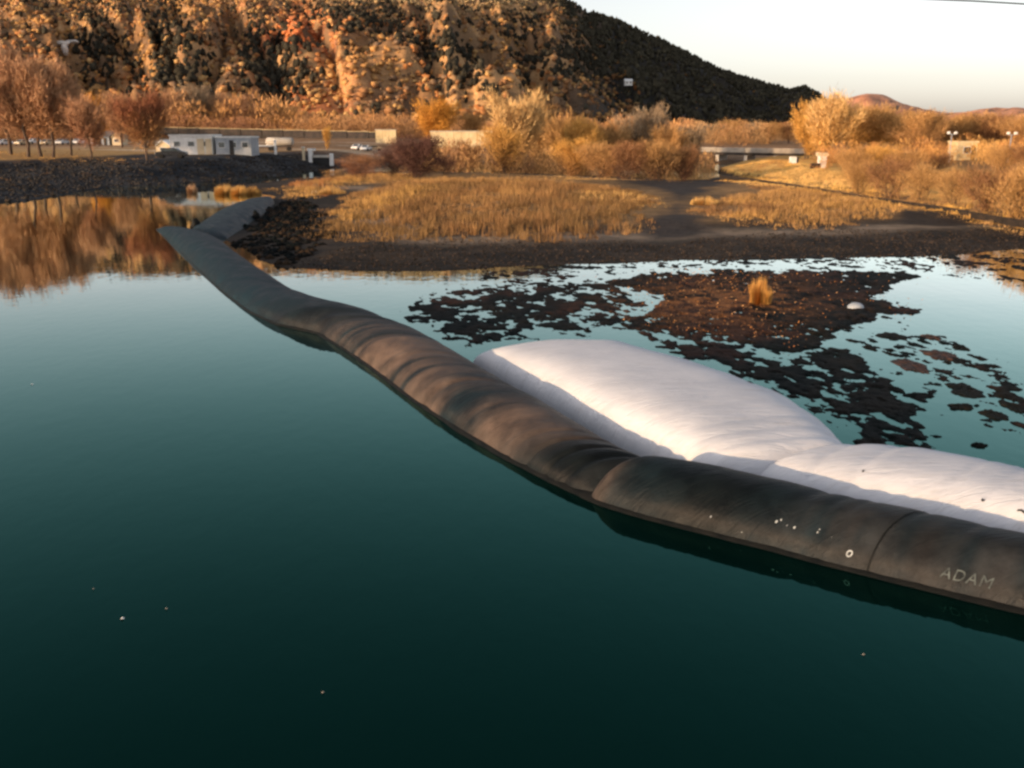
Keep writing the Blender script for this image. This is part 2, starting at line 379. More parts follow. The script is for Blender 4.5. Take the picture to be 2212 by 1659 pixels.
gut = sdf(XX, YY, gpoly([(1440, 386), (1700, 388), (1560, 405), (1500, 425), (1478, 450), (1520, 500), (1400, 515), (1425, 470), (1450, 440), (1430, 415), (1330, 396)], .4))
marsh = mix(marsh, C(0.035, 0.028, 0.024), sstep(-1.5, 1.5, gut + (nz - .5) * 4))
gut2 = sdf(XX, YY, gpoly([(1940, 470), (2020, 452), (2110, 470), (2160, 486), (2040, 488), (1930, 484)], .4))
marsh = mix(marsh, C(0.03, 0.022, 0.016), sstep(-.8, .8, gut2 + (nz - .5) * 2))
colr = np.where((d2 > -3)[..., None], marsh, colr)
rb = mix(C(0.50, 0.27, 0.07), C(0.64, 0.38, 0.11), sstep(.35, .65, nz2))
rb = mix(rb, C(0.24, 0.13, 0.05), sstep(18, 30, d3))
colr = np.where((d3 > 0)[..., None], rb, colr)
yb, yr = mtn_lines(PXX); tt = (YY - yb) / (yr - yb)
hillc = mix(C(0.22, 0.12, 0.055), C(0.44, 0.25, 0.11), sstep(.35, .65, fbm(XX * .02, YY * .02, 31)))
hillc = mix(hillc, C(0.12, 0.075, 0.045), sstep(.5, .62, fbm(XX * .07, YY * .05, 32)) * .75)
hillc = mix(hillc, C(0.52, 0.17, 0.06), .8 * sstep(.42, .6, fbm(XX * .03, YY * .03, 36)) * np.exp(-((PXX - 650) / 110) ** 2))
hillc = mix(hillc, C(0.030, 0.027, 0.022), sstep(1180, 1330, PXX))  # lee ridge ground darkened, its shade put into the colour
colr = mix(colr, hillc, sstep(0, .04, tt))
V = np.stack([XX, YY, ZZ], -1).reshape(-1, 3)
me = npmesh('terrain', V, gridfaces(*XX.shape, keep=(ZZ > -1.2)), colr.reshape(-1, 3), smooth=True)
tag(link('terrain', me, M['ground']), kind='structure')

# far hills beyond the right end of the ridge
HL = [(1500, 300), (1650, 268), (1740, 245), (1790, 228), (1830, 212), (1868, 201), (1905, 205), (1940, 222), (1985, 238), (2040, 241), (2090, 241), (2140, 231), (2175, 232), (2212, 238), (2300, 226), (2500, 240), (3000, 215), (4800, 230)]
hu = np.linspace(1450, 4800, 300); ht = np.linspace(0, 1.25, 24)
HU, HT = np.meshgrid(hu, ht); HY = 2700 + 1000 * HT
top = np.interp(HU, [p[0] for p in HL], [p[1] for p in HL]); top = top + (fbm(HU * .03, HU * 0, 71) - .5) * 5
zt = CAMH + elev(top) * 3700
HZZ = zt * np.sin(np.clip(HT, 0, 1.25) * math.pi / 2) + (fbm(HU * .02, HT * 5, 77) - .5) * 40 * np.sin(np.clip(HT, 0, 1) * math.pi) - 3
HX = (HU - CX) * float(lat(CX + 1.0)) * HY
hc = mix(C(0.50, 0.22, 0.12), C(0.62, 0.30, 0.17), sstep(.3, .7, fbm(HU * .03, HT * 8, 79)))
hc = mix(hc, C(0.09, 0.07, 0.05), sstep(.60, .72, fbm(HU * .06, HT * 10, 83)))
me = npmesh('hills', np.stack([HX, HY, HZZ], -1).reshape(-1, 3), gridfaces(*HX.shape), hc.reshape(-1, 3), smooth=True)
tag(link('hills', me, M['slope']), kind='structure')

def gz(x, y):
    return float(HZ(np.array([x]), np.array([y]))[0])
def at(u, Y):
    """a place on the ground: layout column u, depth Y"""
    X = (u - CX) * float(lat(CX + 1.0)) * Y
    return X, Y, gz(X, Y)
def hit(u, v):
    """the place on the hillside seen at (u, v)"""
    Yt = np.linspace(430, 2000, 1600); X = (u - CX) * float(lat(u + 1.0, v) - lat(u, v)) * Yt
    z = HZ(X, Yt); line = CAMH + elev(v) * Yt
    k = int(np.argmax(z > line)); return X[k], Yt[k], z[k]

# ------------------------------------------------------------------ mud island and weed mats in the shallows
ISLE = [(1262, 618), (1330, 598), (1420, 588), (1560, 584), (1700, 582), (1820, 585), (1900, 578), (2010, 590), (1975, 606), (1920, 622), (1905, 640), (1935, 655), (1990, 668), (1975, 682), (1900, 688), (1855, 706), (1800, 735), (1745, 760), (1690, 765), (1620, 745), (1500, 738), (1400, 716), (1352, 694), (1400, 668), (1430, 640), (1350, 628)]
MATS = [([(850, 672), (930, 640), (1000, 618), (1180, 600), (1300, 598), (1420, 640), (1400, 690), (1340, 705), (1250, 725), (1120, 735), (1030, 752), (960, 725), (890, 700)], .66),
        ([(1340, 700), (1500, 735), (1700, 765), (1830, 745), (1900, 790), (1960, 860), (2010, 930), (2100, 985), (1980, 985), (1850, 970), (1830, 940), (1700, 850), (1520, 790), (1400, 750)], .73),
        ([(1830, 740), (1960, 690), (2100, 740), (2260, 860), (2300, 960), (2090, 925), (1990, 900), (1900, 800)], .33),
        ([(1020, 574), (1500, 562), (2050, 548), (2400, 536), (2400, 600), (2200, 612), (2050, 600), (1900, 582), (1500, 583), (1200, 600), (1050, 612)], .48),
        ([(1400, 700), (1700, 745), (1760, 800), (1640, 800), (1500, 775)], .52)]
mu = np.arange(800, 2500, 2.3); mv = np.arange(540, 1012, 1.7)
MU, MV = np.meshgrid(mu, mv); MX, MY = G(MU, MV)
D = np.full(MU.shape, 0.0)
wob = (fbm(MX * .8, MY * .8, 41) - .5) * 46
for poly, dens in MATS:
    D = np.maximum(D, dens * sstep(-14, 22, sdf(MU, MV * 1.0, poly) + wob * .7))
D = np.maximum(D, (0.80 + .2 * np.exp(-((MU - 1600) / 260) ** 2 - ((MV - 655) / 50) ** 2)) * sstep(-10, 14, sdf(MU, MV, ISLE) + wob * .45))
fn = fbm(MX * 3.6 + MY * .6, MY * 2.2, 51, 5) * .62 + fbm(MX * 1.1 + 7, MY * .8, 53, 3) * .38
thr = 1 - D
MZ = (fn - 0.25 - thr * 0.46) * 0.40
MZ = np.minimum(MZ, 0.05 + (fbm(MX * .6, MY * .6, 58) - .3) * .12 * (D > .8)) + (fbm(MX * 4, MY * 4, 61, 3) - .5) * 0.07 * (MZ > 0)
MZ = np.where(D < 0.05, -0.2, MZ)
mcol = mix(C(0.003, 0.005, 0.0045), C(0.008, 0.007, 0.005), sstep(.4, .6, fbm(MX * .9, MY * .9, 66)))
red = sstep(.50, .62, fbm(MX * .35, MY * .35, 69)) * sstep(0.0, 0.05, MZ)
mcol = mix(mcol, C(0.045, 0.019, 0.012), red * .6)
og = np.exp(-(((MU - 1560) / 190) ** 2 + ((MV - 655) / 42) ** 2)) * sstep(.35, .6, fbm(MX * 2.2, MY * 2.2, 73))
mcol = mix(mcol, C(0.20, 0.085, 0.030), np.clip(og * 1.0, 0, 1))
me = npmesh('mud_flat', np.stack([MX, MY, MZ], -1).reshape(-1, 3), gridfaces(*MX.shape, keep=(MZ > -0.01)), mcol.reshape(-1, 3), smooth=True)
tag(link('mud_flat', me, M['mud'], None), 'dark ragged weed and mud showing above the shallow water right of the white bag', None, None, 'stuff')

# isolated mats that can be pointed at
def mat_blob(u, v, wpx, hpx, seed, name, label):
    X0, Y0 = map(float, G(u, v)); X1, _ = map(float, G(u + wpx / 2, v)); _, Y1 = map(float, G(u, v - hpx / 2))
    a = X1 - X0; b = Y1 - Y0
    vs = []; fs = []; n = 48; rr = [1.0, .8, .5, .2]
    for j, q in enumerate(rr):
        for k in range(n):
            th = 2 * math.pi * k / n
            e = .45 + 1.15 * float(fbm(np.array([math.cos(th) * 1.9 + seed]), np.array([math.sin(th) * 1.9]), seed, 4)[0])
            z = [-.03, .015, .03, .035][j] + float(vnoise(np.array([k * .9 + seed]), np.array([j * 2.0]), seed)[0]) * .035 * (j > 0)
            vs.append((a * e * q * math.cos(th), b * e * q * math.sin(th), z))
    for j in range(len(rr) - 1):
        for k in range(n): fs.append((j * n + k, j * n + (k + 1) % n, (j + 1) * n + (k + 1) % n, (j + 1) * n + k))
    fs.append(tuple(3 * n + k for k in range(n)))
    me = bpy.data.meshes.new(name); me.from_pydata(vs, [], fs); me.update()
    o = link(name, me, M['weedred'] if 'reddish' in label else M['weed']); o.location = (X0, Y0, 0)
    tag(o, label, 'weed mat', 'weed mats floating in the open shallows')
M['weed'] = noisy('wet_weed', (0.003, 0.005, 0.004), (0.011, 0.010, 0.008), 4, 0.8, bump=0.04, spec=.08)
M['weedred'] = noisy('red_weed', (0.012, 0.007, 0.005), (0.06, 0.026, 0.016), 3, 0.8, bump=0.04)
for i, (u, v, a, b, l) in enumerate([
        (2083, 843, 74, 30, 'largest lone dark weed mat in the open shallow water at right'),
        (2148, 897, 48, 26, 'round dark weed mat just below the largest lone one'),
        (2190, 880, 46, 30, 'dark weed mat touching the right edge of the picture'),
        (2075, 880, 60, 14, 'long thin dark weed mat between the largest lone mat and the white bag'),
        (2030, 768, 70, 24, 'reddish weed mat leaning over, upper of the two reddish ones in open water'),
        (1968, 790, 56, 34, 'reddish weed mat, lower of the two reddish ones in open water'),
        (1928, 727, 60, 18, 'slanting dark weed mat just off the mud island point'),
        (2010, 728, 34, 12, 'small dark weed mat above the upper reddish one'),
        (2075, 752, 36, 10, 'thin dark weed mat, farthest right of the upper scatter'),
        (1938, 843, 30, 14, 'small oval dark weed mat left of the largest lone mat'),
        (1985, 855, 74, 11, 'thin straight dark weed mat below the small oval one'),
        (2115, 1003 - 40, 34, 9, 'small dark weed mat near the far edge of the near white bag')]):
    mat_blob(u, v, a, b, i * 7 + 3, 'weed_mat', l)

# pale plastic dome on the mud
X, Y = map(float, G(1848, 668)); b = MB()
vs = []; fs = []
for j in range(7):
    ph = j / 6 * math.pi / 2
    for k in range(16):
        th = k / 16 * 2 * math.pi; vs.append((.34 * math.cos(ph) * math.cos(th), .30 * math.cos(ph) * math.sin(th), .22 * math.sin(ph)))
for j in range(6):
    for k in range(16): fs.append((j * 16 + k, j * 16 + (k + 1) % 16, (j + 1) * 16 + (k + 1) % 16, (j + 1) * 16 + k))
b.add(vs, fs); o = b.build('plastic_tub', M['greypaint'], None, smooth=True); o.location = (X, Y, .06)
tag(o, 'pale upturned plastic tub lying on the dark mud island', 'tub')

# ------------------------------------------------------------------ the water-filled tubes
def resample(P, step):
    P = np.asarray(P, float); d = np.r_[0, np.cumsum(np.hypot(*np.diff(P, axis=0).T))]
    n = max(8, int(d[-1] / step)); s = np.linspace(0, d[-1], n)
    out = np.stack([np.interp(s, d, P[:, 0]), np.interp(s, d, P[:, 1])], 1)
    k = max(3, int(0.9 / step)) | 1; ker = np.hanning(k + 2)[1:-1]; ker /= ker.sum()
    pad = np.concatenate([2 * out[:1] - out[k:0:-1], out, 2 * out[-1:] - out[-2:-k - 2:-1]])
    sm = np.stack([np.convolve(pad[:, i], ker, 'same') for i in (0, 1)], 1)[k:-k]
    return sm, s

class Tube:
    """a slumped fabric tube: near waterline edge N and far silhouette F (picked where they lie on water / at height hf)"""
    def __init__(s, near, far, hf, height, na=44, step=0.05, under=-.35, hn=0.0, ext=0.0):
        N = np.array([G(x, y, hn) for x, y in near]); F = np.array([G(x, y, hf) for x, y in far])
        if ext:     # carry the tube on beyond the picture edge
            D_ = (N[0] - N[2]) / np.linalg.norm(N[0] - N[2]); N = np.concatenate([[N[0] + D_ * ext], N]); F = np.concatenate([[F[0] + D_ * ext], F])
        N, sn = resample(N, step); n = len(N)
        Fd, sf = resample(F, step)
        idx = np.linspace(0, 1, n); fd = np.linspace(0, 1, len(Fd))
        Fq = np.stack([np.interp(idx, fd, Fd[:, 0]), np.interp(idx, fd, Fd[:, 1])], 1)
        s.N, s.F = N, Fq; s.c = (N + Fq) / 2
        T = np.gradient(s.c, axis=0); T /= np.linalg.norm(T, axis=1)[:, None]; s.T = T
        s.W = Fq - N; s.half = np.linalg.norm(s.W, axis=1) / 2 * 1.04
        s.s = np.r_[0, np.cumsum(np.hypot(*np.diff(s.c, axis=0).T))]
        s.h = np.interp(s.s / s.s[-1], np.linspace(0, 1, len(height)), height) if hasattr(height, '__len__') else np.full(n, float(height))
        s.na = na; s.under = under; s.n = n; s.ex = .92; s.zq = 1.0
    def surf(s, si, a, disp=0.0):
        ex = s.ex
        """si index array, a in 0..1 from the near edge under water over the top to the far edge"""
        ph = math.pi * (1 + .06 - a * 1.12)
        c, q = np.cos(ph), np.sin(ph)
        Wn = s.W[si] / np.linalg.norm(s.W[si], axis=-1, keepdims=True)
        l = np.sign(c) * np.abs(c) ** ex / .955 * (s.half[si] + disp * .5)
        z = (np.sign(q) * np.abs(q) ** s.zq * 1.5 - .5) * s.h[si] * 1.02 + np.where(q > 0, disp * q, 0)
        x = s.c[si, 0] + Wn[..., 0] * l; y = s.c[si, 1] + Wn[..., 1] * l
        return np.stack([x, y, z], -1)

def at_x(tube_pts, x):
    return x

def fold(S, A, s0, w, depth, skew=0.0, curve=0.0):
    """a crease across the tube at arc length s0; skewed and bowed over the width"""
    q = (S - s0 - skew * (A - .5) - curve * ((A - .5) ** 2 - .25)) / w
    return -depth * np.exp(-q * q)

def build_tube(T, name, disp_fn, col_fn, mat, label, cat, start_round=0, end_round=0):
    I, A = np.meshgrid(np.arange(T.n), np.linspace(0, 1, T.na), indexing='ij'); S = T.s[I]
    L = T.s[-1]
    half0, h0 = T.half.copy(), T.h.copy()
    if start_round:
        q = np.clip(T.s / start_round, 0, 1); k = np.sqrt(np.clip(1 - (1 - q) ** 2, 0, 1)); T.half *= (.72 + .28 * k); T.h *= (.12 + .88 * k)
    if end_round:
        q = np.clip((L - T.s) / end_round, 0, 1); k = np.sqrt(np.clip(1 - (1 - q) ** 2, 0, 1)); T.half *= (.72 + .28 * k); T.h *= (.12 + .88 * k)
    d = disp_fn(S, A, L) if disp_fn else np.zeros(S.shape)
    P = T.surf(I, A, d); T.last = (S, A, d)
    nr, nc = I.shape; F = gridfaces(nr, nc)
    V = P.reshape(-1, 3); c = col_fn(S, A, L).reshape(-1, 3)
    # close both ends
    e0, e1 = P[0].mean(0), P[-1].mean(0); m = len(V)
    V = np.concatenate([V, [e0, e1]]); c = np.concatenate([c, c[:1], c[-1:]])
    q0 = [(m, j + 1, j, m) for j in range(nc - 1)]; b = (nr - 1) * nc
    q1 = [(m + 1, b + j, b + j + 1, m + 1) for j in range(nc - 1)]
    me = bpy.data.meshes.new(name)
    me.from_pydata(V.tolist(), [], F.tolist() + [t[:3] for t in q0] + [t[:3] for t in q1]); me.update()
    me.polygons.foreach_set('use_smooth', [True] * len(me.polygons))
    ca = me.color_attributes.new('Col', 'FLOAT_COLOR', 'POINT'); c4 = np.ones((len(V), 4), np.float32); c4[:, :3] = c; ca.data.foreach_set('color', c4.ravel())
    o = link(name, me, mat); tag(o, label, cat); return o

def arc(T, u, near=True):
    """arc length of the tube nearest to the layout column u on its near edge"""
    N = T.N if near else T.F
    X = N[:, 0] / N[:, 1]  # monotone enough
    col = CX + FPX * N[:, 0] / (N[:, 1] * math.cos(PITCH) + (CAMH) * math.sin(PITCH))
    return float(T.s[int(np.argmin(np.abs(col - u)))])

def blackcol(browns, darks=(), sky_shade=None):
    def f(S, A, L):
        base = mix(C(0.003, 0.008, 0.0105), C(0.0075, 0.015, 0.019), fbm(S * .6, A * 3, 90))
        for s0, w, am in browns:
            q_ = S - 1.1 * (A - .5) - .7 * ((A - .5) ** 2 - .25)
            k = np.exp(-((S - s0) / w) ** 2) * am * sstep(.30, .66, fbm(q_ * .9 + 9, A * 1.6, 93) * .6 + fbm(q_ * 3.2, A * .9, 94) * .4) * 1.35
            base = mix(base, C(0.100, 0.068, 0.050), np.clip(k, 0, 1))
        for s0, w, am in darks:
            k = np.clip(np.exp(-((S - s0) / w) ** 2) * am * (.6 + .6 * fbm(S * .8, A * 3, 97)), 0, 1)
            base = mix(base, C(0.0025, 0.004, 0.0042), k)
        silt = np.exp(-((A - .19 - .03 * fbm(S * 1.5, S * 0, 99)) / .025) ** 2) * fbm(S * .7, S * 0, 98)
        base = mix(base, C(0.05, 0.042, 0.034), np.clip(silt, 0, 1) * .5)
        if sky_shade is not None:
            k = sstep(sky_shade[0], sky_shade[1], S) * .85; base = mix(base, C(0.0035, 0.014, 0.020), k)  # bluish tone of sunless, skylit fabric put into the colour
        wet = sstep(.17, .10, A)
        return mix(base, C(0.004, 0.006, 0.006), wet)
    return f

# near black section (right edge to the overlap)
near_near = [(2700, 1425), (2450, 1378), (2212, 1322), (2000, 1272), (1800, 1223), (1640, 1180), (1400, 1120), (1300, 1090), (1262, 1074)]
near_far = [(2700, 1235), (2450, 1190), (2212, 1142), (2000, 1098), (1850, 1068), (1720, 1040), (1620, 1015), (1540, 1004), (1462, 999)]
TN = Tube(near_near, near_far, .62, [.78, .80, .80, .80, .80, .80, .80, .82, .84, .86], ext=14)
def dispN(S, A, L):
    d = (fbm(S * .9, A * 1.4, 101) - .5) * .06
    for u, w, dp, sk in ((1855, .10, .03, .2), (1640, .16, .035, .5), (1700, .10, .022, .4), (1745, .08, .02, .4), (1980, .12, .02, -.2), (2120, .10, .018, .1)):
        d += fold(S, A, arc(TN, u), w, dp, sk, .3)
    d += (fbm(S * 5, A * 1.2 + S * .3, 107) - .5) * .010
    return d
near_tube = build_tube(TN, 'cofferdam_tube', dispN, blackcol([(arc(TN, 1760), .8, .16), (arc(TN, 2170), 1.2, .13), (arc(TN, 1960), .6, .12), (arc(TN, 1290), .3, .35)], [(arc(TN, 1480), 1.3, 1.0)]), M['black'],  # dark stretch before the overlap: cast shade put into the fabric colour
                       'nearest black water-filled dam tube with white lettering, running off the right edge', 'dam tube', end_round=.34)
# middle section
mid_near = [(1310, 1092), (1270, 1074), (1200, 1044), (1100, 993), (1000, 934), (900, 868), (800, 792), (740, 752), (690, 722), (640, 711), (600, 702), (540, 674), (480, 630), (420, 574), (380, 535), (352, 508), (338, 496)]
mid_far = [(1580, 1022), (1500, 1000), (1400, 962), (1300, 912), (1200, 860), (1100, 806), (1020, 760), (940, 716), (850, 678), (750, 652), (690, 632), (640, 610), (560, 566), (520, 540), (492, 516), (470, 505), (455, 500)]
TM = Tube(mid_near, mid_far, .62, [.62, .66, .82, .86, .86, .84, .84, .72, .62, .70, .80, .82, .84, .84, .80, .70, .55], step=.07)
def dispM(S, A, L):
    d = (fbm(S * .45, A * 1.6, 121) - .5) * .10
    for u, w, dp, sk, cv in ((1245, .34, .20, 1.0, .4), (1190, .13, .085, 1.0, .6), (1150, .09, .07, 1.0, .6), (1112, .08, .07, .9, .6), (1080, .12, .045, .8, .7), (905, .20, .055, 1.2, .8), (820, .22, .03, 1.3, .9), (760, .3, .03, 1.2, .8), (690, .30, .07, 1.0, .8), (630, .7, .09, .8, .8), (470, .4, .03, .5, .8)):
        d += fold(S, A, arc(TM, u), w, dp, sk, cv)
    d += (fbm(S * 3, A * 1.5 + S * .3, 127) - .5) * .010
    return d
mid_tube = build_tube(TM, 'cofferdam_tube', dispM, blackcol([(arc(TM, 800), 4.2, .75), (arc(TM, 960), 3.2, .7), (arc(TM, 1060), 2.0, .35), (arc(TM, 600), 2.5, .10)], [(arc(TM, 1190), 1.0, 1.0), (arc(TM, 600), 2.2, .8)], (arc(TM, 700), arc(TM, 520))), M['black'],
                      'long middle black dam tube, brown with dust, curving away across the river', 'dam tube', start_round=.5, end_round=.7)
# last section, turned towards the marsh
far_near = [(448, 512), (490, 517), (520, 497), (545, 478), (572, 460), (594, 440)]
far_far = [(412, 481), (440, 466), (470, 449), (500, 437), (540, 425), (583, 420)]
TF = Tube(far_near, far_far, .5, [.45, .62, .72, .72, .68, .5], step=.12)
def dispF(S, A, L): return (fbm(S * .5, A * 1.5, 141) - .5) * .12
far_tube = build_tube(TF, 'cofferdam_tube', dispF, blackcol([(-50, 1, 0)], (), (-2, -1)), M['black'],
                      'farthest dam tube, short and blue-black, turned to meet the marsh', 'dam tube', start_round=.5, end_round=.8)
# flat wet skirt showing at the waterline (part of each tube)
def skirt(T, parent, wid=.16, seed=3):
    W = -T.W / np.linalg.norm(T.W, axis=1)[:, None]
    e = T.N * 1.0; q = wid * (.6 + .8 * fbm(T.s * 1.3, T.s * 0, seed))
    in_ = e - W * .25; a = np.c_[in_, np.full(T.n, .10)]; b = np.c_[e + W * (q * .5)[:, None], np.full(T.n, .055)]; c = np.c_[e + W * q[:, None], np.full(T.n, -.04)]
    V = np.stack([a, b, c], 1).reshape(-1, 3)
    me = npmesh('skirt', V, gridfaces(T.n, 3), smooth=True); return link('skirt', me, M['wet_black'], parent)
def seam(T, u, parent, wdt=.05):
    s0 = arc(T, u); V = []
    for k in range(40):
        a = .13 + .74 * k / 39
        for ds in (-wdt / 2, wdt / 2): V.append(tube_point(T, s0 + ds + (a - .5) * .3, a, .012))
    return link('seam', npmesh('seam', np.array(V), gridfaces(40, 2), smooth=True), M['wet_black'], parent)
skirt(TN, near_tube, .13, 5); skirt(TM, mid_tube, .16, 6)

for (u, v, z0, r_) in ((421, 486, .1, .42), (551, 468, .1, .42)):
    X, Y = map(float, G(u, v, .25)); b = MB(); b.tube([(X, Y, -.05), (X + .1, Y + .1, .45), (X - .05, Y + .1, .75)], [r_, r_ * .7, .12], 7); b.build('tied_end', M['wet_black'], far_tube, smooth=True)
# white bags
wf_near = [(1640, 1016), (1560, 1003), (1500, 985), (1400, 940), (1300, 893), (1200, 842), (1130, 806), (1060, 770), (1016, 752)]
wf_far = [(1850, 968), (1838, 950), (1790, 905), (1700, 850), (1600, 812), (1500, 780), (1350, 737), (1230, 729), (1065, 737)]
def Gs(p, z): return [tuple(map(float, G(x, y, z))) for x, y in p]
TW = Tube(wf_near, wf_far, .75, [.82, .92, 1.0, 1.02, 1.02, 1.0, .95, .80, .55], step=.06, hn=.50)
TW.ex = .56; TW.zq = .52
def dispW(S, A, L):
    d = (fbm(S * .8, A * 1.5, 161) - .5) * .06
    for s0, w, dp, sk, cv in ((.35, .22, .10, -.8, .5), (.9, .12, .035, -1.2, .6), (1.5, .13, .03, -1.4, .6), (2.1, .12, .02, -1.4, .6), (3.2, .2, .02, -1., .6), (5.0, .3, .02, -.8, .6)):
        d += fold(S, A, s0, w, dp, sk, cv)
    d += (fbm(S * 2.2 + A * 3, A * 2.0, 167) - .5) * .012
    return d
whitecol = lambda S, A, L: np.zeros(S.shape + (3,)) + .7
white_far = build_tube(TW, 'white_dam_tube', dispW, whitecol, M['white_fabric'], 'wide white fabric water bag lying behind the black tube, the farther of two', 'water bag', start_round=.45, end_round=1.4)
wn_near = [(2700, 1258), (2450, 1205), (2212, 1150), (2000, 1106), (1850, 1074), (1720, 1046), (1640, 1020), (1612, 1012)]
wn_far = [(2700, 1130), (2450, 1068), (2212, 1010), (2120, 988), (2000, 966), (1930, 958), (1860, 956), (1800, 966)]
TV = Tube(wn_near, wn_far, .70, [.86, .86, .86, .86, .88, .90, .92, .95, .95, .94, .92, .80], step=.05, hn=.50, ext=14)
TV.ex = .66; TV.zq = .62
def dispV(S, A, L):
    d = (fbm(S * .9, A * 1.5, 171) - .5) * .07
    d += (fbm(S * 6 + A * 2, A * 1.2, 177) - .5) * .035 * np.exp(-((S - arc(TV, 2150)) / .9) ** 2)
    for u, w, dp, sk in ((1990, .1, .02, .3), (1790, .14, .03, .6), (1700, .12, .035, .9), (2080, .1, .015, .2)):
        d += fold(S, A, arc(TV, u), w, dp, sk, .4)
    return d
white_near = build_tube(TV, 'white_dam_tube', dispV, whitecol, M['white_fabric'], 'nearer white fabric water bag, wrinkled, running off the right edge', 'water bag', end_round=.5)

# ---- print on the nearest tube
def tube_point(T, s, a, off=.008):
    i = min(max(int(np.searchsorted(T.s, s)), 1), T.n - 2)
    S, A, d = T.last
    j = min(int(a * (T.na - 1)), T.na - 2); dd = d[i, j] * (1 - (a * (T.na - 1) - j)) + d[i, j + 1] * (a * (T.na - 1) - j)
    p = T.surf(np.array([i]), np.array([a]), np.array([dd]))[0]
    p2 = T.surf(np.array([i + 1]), np.array([a]), np.array([dd]))[0]
    fr = (s - T.s[i]) / (T.s[i + 1] - T.s[i]); p = p + (p2 - p) * fr
    q = T.surf(np.array([i]), np.array([a + .01]), np.array([dd]))[0]
    nrm = np.cross(p2 - p + 1e-9, q - p); nrm /= np.linalg.norm(nrm) + 1e-12
    if nrm[2] < 0 and a > .25: nrm = -nrm
    if np.dot(nrm, np.array([0, 0, CAMH]) - p) < 0: nrm = -nrm
    return p + nrm * off
def a_at(T, s, v):
    """parameter a on the near face whose picture row is v"""
    best, ba = 1e9, .3
    for a in np.linspace(.18, .6, 120):
        p = tube_point(T, s, a); dy, dz = p[1], p[2] - CAMH
        dep = dy * math.cos(PITCH) - dz * math.sin(PITCH); up = dy * math.sin(PITCH) + dz * math.cos(PITCH)
        row = CY - FPX * up / dep
        if abs(row - v) < best: best, ba = abs(row - v), a
    return ba
def tube_text(T, txt, s0, a0, size, mat, parent):
    cu = bpy.data.curves.new('lettering', 'FONT'); cu.body = txt; cu.size = size; cu.resolution_u = 3; cu.space_character = 1.15
    tmp = bpy.data.objects.new('lettering_tmp', cu); COL.objects.link(tmp)
    dg = bpy.context.evaluated_depsgraph_get(); me = bpy.data.meshes.new_from_object(tmp.evaluated_get(dg))
    bpy.data.objects.remove(tmp)
    import bmesh
    bm = bmesh.new(); bm.from_mesh(me); bmesh.ops.triangulate(bm, faces=bm.faces[:]); bmesh.ops.subdivide_edges(bm, edges=[e for e in bm.edges if e.calc_length() > size * .12], cuts=2, use_grid_fill=True); bm.to_mesh(me); bm.free()
    for v in me.vertices:
        arcl = v.co.y / (T.h.mean() * 1.9)
        v.co = Vector(tube_point(T, s0 - v.co.x, a0 + arcl * .42, .010))
    me.materials.clear(); me.update()
    return link('lettering', me, mat, parent)
sA = arc(TN, 2020); tube_text(TN, 'ADAM', sA, a_at(TN, sA, 1246), .235, M['dim_print'], near_tube)
sC = arc(TN, 1822); aC = a_at(TN, sC, 1196)
ringb = MB(); ro = []; n = 20
for k in range(n):
    th = 2 * math.pi * k / n
    for r_ in (.030, .048): ro.append(tuple(tube_point(TN, sC + r_ * math.cos(th), aC + r_ * math.sin(th) * .30, .012)))
ringb.add(ro, [(2 * k, 2 * k + 1, (2 * k + 3) % (2 * n), (2 * k + 2) % (2 * n)) for k in range(n)])
ringb.build('ring_mark', M['white_print'], near_tube)
for u, v, r_ in ((1632, 1128, .020), (1640, 1124, .014), (1662, 1134, .010), (1680, 1139, .018), (1733, 1150, .013), (1731, 1143, .011), (1505, 1117, .016), (1768, 1160, .007), (1588, 1150, .007)):
    s_ = arc(TN, u - (v - 1180) * .35); a_ = a_at(TN, s_, v)
    mb = MB(); pts = [tuple(tube_point(TN, s_ + r_ * math.cos(k * 1.047) * (.7 + .6 * random.random()), a_ + r_ * .35 * math.sin(k * 1.047), .012)) for k in range(6)]
    mb.add(pts, [tuple(range(6))]); mb.build('paint_spot', M['white_print'], near_tube)
seam(TN, 1856, near_tube, .022)
# small dark tear marks on the near white bag
def white_mark(u, v, ln):
    s_ = arc(TV, u); best = (1e9, .5)
    for a in np.linspace(.2, .8, 100):
        p = tube_point(TV, s_, a); dep = p[1] * math.cos(PITCH) - (p[2] - CAMH) * math.sin(PITCH)
        row = CY - FPX * (p[1] * math.sin(PITCH) + (p[2] - CAMH) * math.cos(PITCH)) / dep
        if abs(row - v) < best[0]: best = (abs(row - v), a)
    a = best[1]; mb = MB()
    top = [tube_point(TV, s_ - ln * k / 4, a + .006 * math.sin(k * 1.9) + .006, .012) for k in range(5)]
    bot = [tube_point(TV, s_ - ln * k / 4, a + .006 * math.sin(k * 1.9) - .006, .012) for k in range(5)]
    mb.add([tuple(p) for p in top + bot], [(k, k + 1, k + 6, k + 5) for k in range(4)]); mb.build('tear_mark', M['dark'], white_near)
white_mark(2170, 1103, .22); white_mark(1820, 1018, .05); white_mark(2090, 1080, .05)

# ------------------------------------------------------------------ vegetation
PAL = {'dusk': (0.43, 0.24, 0.13), 'tan': (0.46, 0.26, 0.10), 'gold': (0.62, 0.34, 0.09), 'orange': (0.62, 0.29, 0.055), 'brown': (0.28, 0.14, 0.065),
       'red': (0.26, 0.10, 0.055), 'dark': (0.085, 0.045, 0.035), 'grey': (0.28, 0.21, 0.14), 'pale': (0.60, 0.39, 0.17), 'maroon': (0.13, 0.065, 0.05), 'green': (0.03, 0.04, 0.025)}

